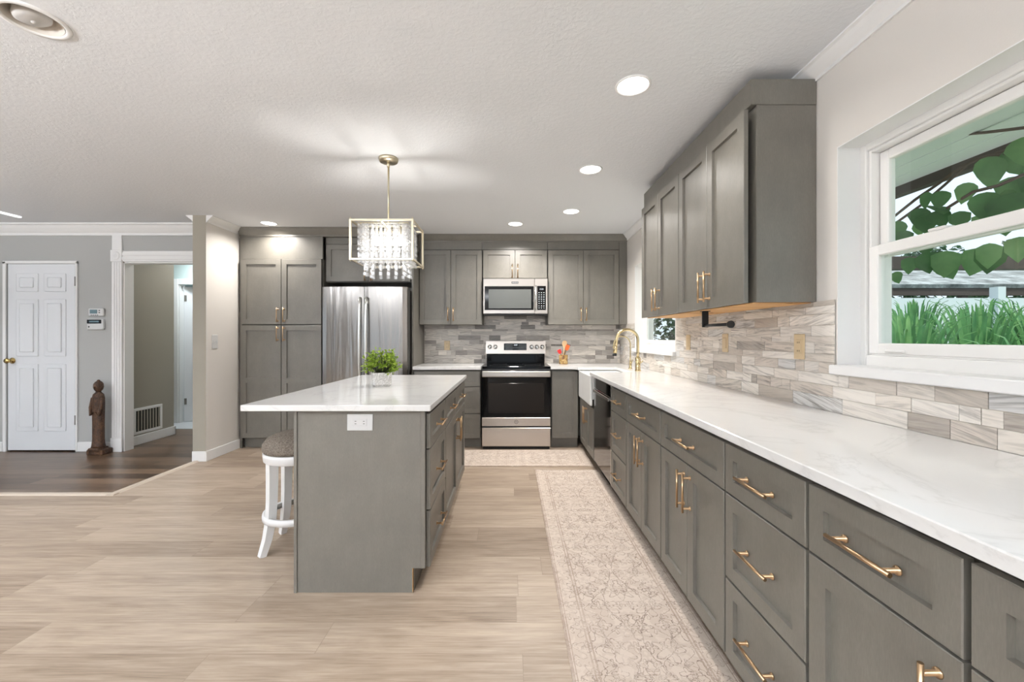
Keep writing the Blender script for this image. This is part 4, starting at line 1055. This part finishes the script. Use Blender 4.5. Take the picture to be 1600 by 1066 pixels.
# unseen fill uplights added behind the camera, and fill lights added round the hallway
for x, y, p, lab in ((-2.3, -1.4, UP_W, 'unseen fill uplight added behind the viewer'), (-6.0, 1.2, UP_W * .5, 'unseen fill uplight added in the left part of the living room'), (-3.9, -.7, UP_W, 'unseen fill uplight added in the middle of the living room'),
                  (-.6, -2.6, UP_W, 'unseen fill uplight added by the rear wall')):
    r = thing('fill_uplight', lab, 'lamp', (x, y, 0))
    m = MB(); m.lathe([(0, 0), (.15, 0), (.15, .02), (.02, .035), (0, .035)], (0, 0, 0), 28); m.build('base', M['white'], r)
    m = MB(); m.cyl((0, 0, .03), (0, 0, 1.6), .013, 12); m.build('pole', M['white'], r)
    m = MB(); m.lathe([(.02, 1.59), (.10, 1.63), (.17, 1.70), (.165, 1.70), (.095, 1.64), (.02, 1.60)], (0, 0, 0), 32); m.build('shade', M['white'], r)
    lamp('lamp', 'AREA', (0, 0, 1.71), p, (.93, .965, 1), (PI, 0, 0), parent=r, shape='DISK', size=.3)
lamp('hall_fill', 'AREA', (-3.7, 5.3, CEIL - .03), 5, (1, .95, .88), shape='DISK', size=.25)  # added fill for the hallway, no fixture modelled
lamp('far_room_fill', 'AREA', (-4.2, 6.7, CEIL - .03), 14, (.86, .95, 1), shape='DISK', size=.4)  # added cool fill for the room past the ajar door
lamp('near_bath_fill', 'AREA', (-4.3, 5.62, CEIL - .03), 16, (.86, .95, 1), shape='DISK', size=.25)  # added fill that brightens the ajar door and its wall

# ------------------------------------------------------------------ carved wooden figure
r = thing('carved_statue', 'tall dark carved wooden figure standing beside the grey wall', 'statue', (-4.365, 4.405, 0))
m = MB(); m.box(-.085, .085, -.05, .075, 0, .055, .008); m.box(-.06, .06, -.065, .06, .04, .075, .01); m.build('base', M['carved'], r)
m = MB(); m.lathe([(0, .07), (.066, .072), (.060, .10), (.054, .16), (.053, .30), (.055, .44), (.057, .54), (.056, .60), (.048, .635), (.028, .655), (.022, .668), (0, .67)], (0, 0, 0), 22, sy=.8)
for s in (-1, 1): m.sweep([(s * .05, -.012, .60), (s * .055, -.03, .50), (s * .042, -.043, .42), (s * .012, -.048, .45)], [.014, .014, .012, .010], 8)
m.build('body', M['carved'], r)
m = MB(); m.lathe([(0, .665), (.022, .666), (.036, .685), (.043, .715), (.040, .745), (.028, .765), (.014, .775), (.012, .785), (0, .79)], (0, 0, 0), 20)
m.sweep([(0, -.036, .728), (0, -.050, .708), (0, -.040, .702)], [.005, .008, .006], 6)
for s in (-1, 1): m.lathe([(0, -.014), (.007, -.010), (.008, .006), (0, .012)], (s * .043, 0, .715), 8)
m.build('head', M['carved'], r)

# ------------------------------------------------------------------ garden outside the right wall
b = MB(); b.box(XW + .2, 30, -12, 40, -.25, -.15); struct(b.build('ground_garden', M['lawn']))
b = MB(); b.box(XW + .2, 2.75, -6, 12, -.149, -.10); struct(b.build('floor_bounce', plain('pale_bounce_ground', srgb(206, 204, 198), .85)), 'unseen pale ground added outside the right wall to bounce light')  # unseen pale slab added so light bounces up to the soffit
b = MB(); b.box(XW + .2, 2.62, -3, 9, 2.25, 2.30); 
for k in range(7): b.box(XW + .2 + .02 + k * .14, XW + .2 + .03 + k * .14, -3, 9, 2.246, 2.251)
struct(b.build('roof_soffit', M['soffit']), 'pale boarded soffit outside the large window')
b = MB(); b.box(2.60, 2.66, -3, 9, 2.19, 2.36); struct(b.build('trim_fascia', M['beam']))
# neighbour's shed roof
r = thing('garden_shed', 'grey shingled shed roof across the garden seen through the large window', 'shed', (9.0, 9.0, -.15))
m = MB(); m.prism([(-1.0, 2.34), (1.3, 3.05), (1.3, 3.12), (-1.02, 2.41)], 'x', -4.2, 9); m.build('roof', M['shingle'], r)
m = MB(); m.box(-4.2, 9, -.98, -.90, 2.20, 2.40); m.build('eave_board', M['beam'], r)
for x in (-2.0, -.2, 2.6, 6): m = MB(); m.box(x - .05, x + .05, -.95, -.85, 0, 2.22); m.build('post', M['beam'], r)
r = thing('pergola_beam', 'dark pergola beam crossing the garden view', 'pergola', (5.0, 5.2, -.15))
m = MB(); m.box(-1.0, 6, 0, .10, 2.24, 2.40); m.build('beam', M['beam'], r)
m = MB(); m.box(5.7, 5.82, 0, .1, 0, 2.24); m.build('post', M['beam'], r)
m = MB(); m.box(-1.0, -.88, 0, .1, 0, 2.24); m.build('post', M['beam'], r)
r = thing('garden_fence', 'white vinyl fence behind the garden plants', 'fence', (9, 7.5, -.15))
for k in range(5):
    m = MB(); m.box(-5 + k * 2.4 + .06, -5 + (k + 1) * 2.4 - .06, 0, .04, .1, 2.1); m.build('fence_panel', M['fence'], r)
for k in range(6):
    m = MB(); m.box(-5 + k * 2.4 - .07, -5 + k * 2.4 + .07, -.05, .09, 0, 2.3); m.build('fence_post', M['fence'], r)
# strappy plants
rng = random.Random(11)
def strap_plant(x, y, hgt, n, label):
    m = MB(); bm = m.bm
    for k in range(n):
        th = rng.uniform(0, 2 * PI); out = rng.uniform(.05, .46); w = rng.uniform(.013, .028); hh = hgt * rng.uniform(.55, 1.08)
        d = Vector((math.cos(th), math.sin(th), 0)); s = Vector((-d.y, d.x, 0)); prev = None
        for j in range(8):
            t = j / 7; p = d * (out * t ** 1.3 + .05) + Vector((0, 0, hh * (1.55 * t - .62 * t ** 2.6)))
            ww = w * (1 - t ** 3) + .001
            cur = [bm.verts.new(p + s * ww + Vector((0, 0, .006))), bm.verts.new(p), bm.verts.new(p - s * ww + Vector((0, 0, .006)))]
            if prev:
                for a in (0, 1):
                    f = bm.faces.new((prev[a], prev[a + 1], cur[a + 1], cur[a])); f.smooth = True
            prev = cur
    return tag(m.build('strap_leaf_plant', M['sleaf'], loc=(x, y, -.15), recalc=False), label, 'garden plant', 'strap leaved plants outside the large window')
for i, (x, y, hh) in enumerate(((3.15, 3.3, 1.45), (4.05, 3.65, 1.52), (5.0, 3.85, 1.62), (4.45, 4.6, 1.62), (5.4, 4.8, 1.7), (6.35, 5.1, 1.78), (3.15, 2.35, 1.3), (4.05, 2.7, 1.4), (5.9, 6.1, 1.8))):
    strap_plant(x, y, hh * 1.08, 190, 'green strap leaved plant massed in the garden outside the large window')
# vine hanging in front of the large window
def broad_leaf(bm, c, d, n, L, W):
    d = d.normalized(); s = d.cross(n).normalized(); nn = s.cross(d)
    prof = [(0, 0), (.06, .45), (.2, .9), (.4, 1.0), (.6, .85), (.8, .5), (.92, .2), (1.0, 0)]
    mid = [bm.verts.new(c + d * (t * L) - nn * (.12 * L * t * t)) for t, _ in prof]
    for sg in (1, -1):
        ed = [bm.verts.new(c + d * (t * L - .04 * L * wd) + s * (sg * W * wd * (1 + .07 * math.sin(k * 2.9 + c.z * 40))) + nn * (.10 * W * wd) - nn * (.12 * L * t * t)) if 0 < k < len(prof) - 1 else None for k, (t, wd) in enumerate(prof)]
        for k in range(len(prof) - 1):
            q = [mid[k], mid[k + 1]] + ([ed[k + 1]] if ed[k + 1] else []) + ([ed[k]] if ed[k] else [])
            if len(q) >= 3:
                f = bm.faces.new(q if sg > 0 else q[::-1]); f.smooth = True
r = thing('vine', 'broad leaved vine trailing past the upper part of the large window', 'vine', (2.05, 1.9, -.15))
rng = random.Random(5); m = MB(); st = MB()
O = Vector((2.05, 1.9, -.15))
def px(x, y, X): # point at given wall distance seen at that picture position, used only to lay the stems out in space
    Y = F * X / (x - 798); return Vector((X, Y, H + (528 - y) * Y / F)) - O
stems = [[(1395, 340, 2.05), (1430, 312, 2.0), (1468, 286, 2.0), (1500, 262, 2.05), (1530, 248, 2.1), (1620, 232, 2.1)],
         [(1395, 352, 2.1), (1440, 320, 2.1), (1475, 290, 2.1), (1520, 250, 2.2), (1640, 215, 2.2)],
         [(1480, 325, 1.95), (1520, 300, 1.95), (1560, 290, 2.0), (1640, 255, 2.0)],
         [(1520, 345, 2.2), (1570, 330, 2.15), (1640, 300, 2.1)],
         [(1480, 212, 2.3), (1540, 207, 2.3), (1640, 195, 2.3)]]
for sm in stems:
    pts = [px(*p) for p in sm]; st.sweep(pts, [.007] * len(pts), 6)
leaves = [(1535, 245, 2.0, .17, (-.3, -.9)), (1558, 232, 2.05, .16, (.2, -1)), (1590, 215, 2.0, .15, (.3, -1)), (1575, 275, 2.0, .15, (-.1, -1)), (1478, 298, 2.0, .10, (.5, -.9)), (1455, 300, 2.0, .10, (.1, -1)),
          (1440, 325, 2.0, .12, (-.5, -1)), (1462, 322, 2.0, .13, (.9, -.4)), (1430, 340, 2.05, .13, (-.6, -1)), (1448, 335, 2.0, .12, (.1, -1)), (1468, 330, 2.0, .12, (.5, -1)), (1412, 345, 2.05, .11, (-.5, -1)),
          (1525, 285, 1.98, .11, (-.2, -1)), (1545, 300, 1.98, .14, (-.3, -1)), (1575, 305, 2.0, .17, (.4, -.9)), (1555, 300, 2.0, .14, (.6, -1)), (1525, 325, 2.1, .10, (.0, -1)), (1545, 335, 2.1, .11, (.5, -1)),
          (1600, 260, 2.0, .16, (0, -1)), (1470, 352, 2.0, .10, (.6, -.8)), (1425, 360, 2.0, .10, (0, -1)), (1440, 372, 2.05, .12, (.5, -1)), (1410, 402, 2.05, .11, (-.3, -1)), (1450, 395, 2.0, .13, (.3, -1)), (1480, 392, 2.0, .15, (-.3, -1)),
          (1515, 388, 2.0, .15, (-.2, -1)), (1530, 385, 2.0, .15, (.3, -1)), (1462, 405, 2.0, .13, (.4, -1)), (1560, 380, 2.0, .13, (.0, -1)), (1590, 370, 2.0, .13, (.3, -1)), (1405, 425, 2.05, .08, (.4, -1)), (1580, 335, 2.05, .12, (.4, -1)),
          (1500, 330, 2.0, .1, (-.4, -1)), (1612, 300, 2.0, .15, (-.2, -1)), (1620, 240, 2.0, .15, (-.2, -1)), (1640, 330, 2.0, .15, (.2, -1))]
for x, y, X, L, (dx, dz) in leaves:
    c = px(x, y, X) + Vector((rng.uniform(-.04, .06), 0, 0))
    L *= .82
    broad_leaf(m.bm, c, Vector((-.5 * dx * .6 + rng.gauss(0, .15), -.6 * dx + rng.gauss(0, .15), dz)), Vector((-.75 + rng.gauss(0, .3), -.6 + rng.gauss(0, .3), .25 + rng.gauss(0, .2))), L, L * rng.uniform(.36, .46))
m.build('leaves', M['vleaf'], r, recalc=False); st.build('stems', M['vstem'], r)
# trees beyond
def tree(x, y, z0, rx, rz, n, size, label):
    r = thing('garden_tree', label, 'tree', (x, y, -.15), 0, 'trees beyond the garden')
    m = MB(); rg = random.Random(int(x * 100 + y))
    for k in range(n):
        u = Vector((rg.gauss(0, 1), rg.gauss(0, 1), rg.gauss(0, 1))).normalized() * rg.uniform(.45, 1.0) ** .5
        lump = 1 + .25 * noise.noise(u * 2.5 + Vector((x, y, 0)))
        c = Vector((u.x * rx * lump, u.y * rx * lump, z0 + u.z * rz * lump))
        leaf_quad(m.bm, c, Vector((rg.gauss(0, 1), rg.gauss(0, 1), rg.gauss(-.4, .7))), Vector((rg.gauss(0, .6), rg.gauss(0, .6), 1)), size * rg.uniform(.7, 1.3), size * .36)
    m.build('foliage', M['tleaf'], r, recalc=False)
    m = MB(); m.sweep([(0, 0, 0), (.05, .02, z0 * .5), (0, 0, z0)], [.16, .12, .06], 10); m.build('trunk', M['bark'], r)
tree(3.3, 10.6, 1.7, 1.25, 1.9, 2600, .17, 'dark tree beyond the small window above the sink')
tree(6.4, 12.9, 2.2, 1.3, 2.2, 2600, .2, 'dark tree left of the white fence')
tree(9.7, 13.4, 2.2, 1.35, 2.2, 2200, .2, 'dark tree behind the shed roof, left one')
tree(13.0, 13.0, 2.2, 1.35, 2.1, 2200, .2, 'dark tree behind the shed roof, middle one')
tree(16.6, 13.8, 2.4, 1.5, 2.2, 2200, .22, 'dark tree behind the shed roof, right one')
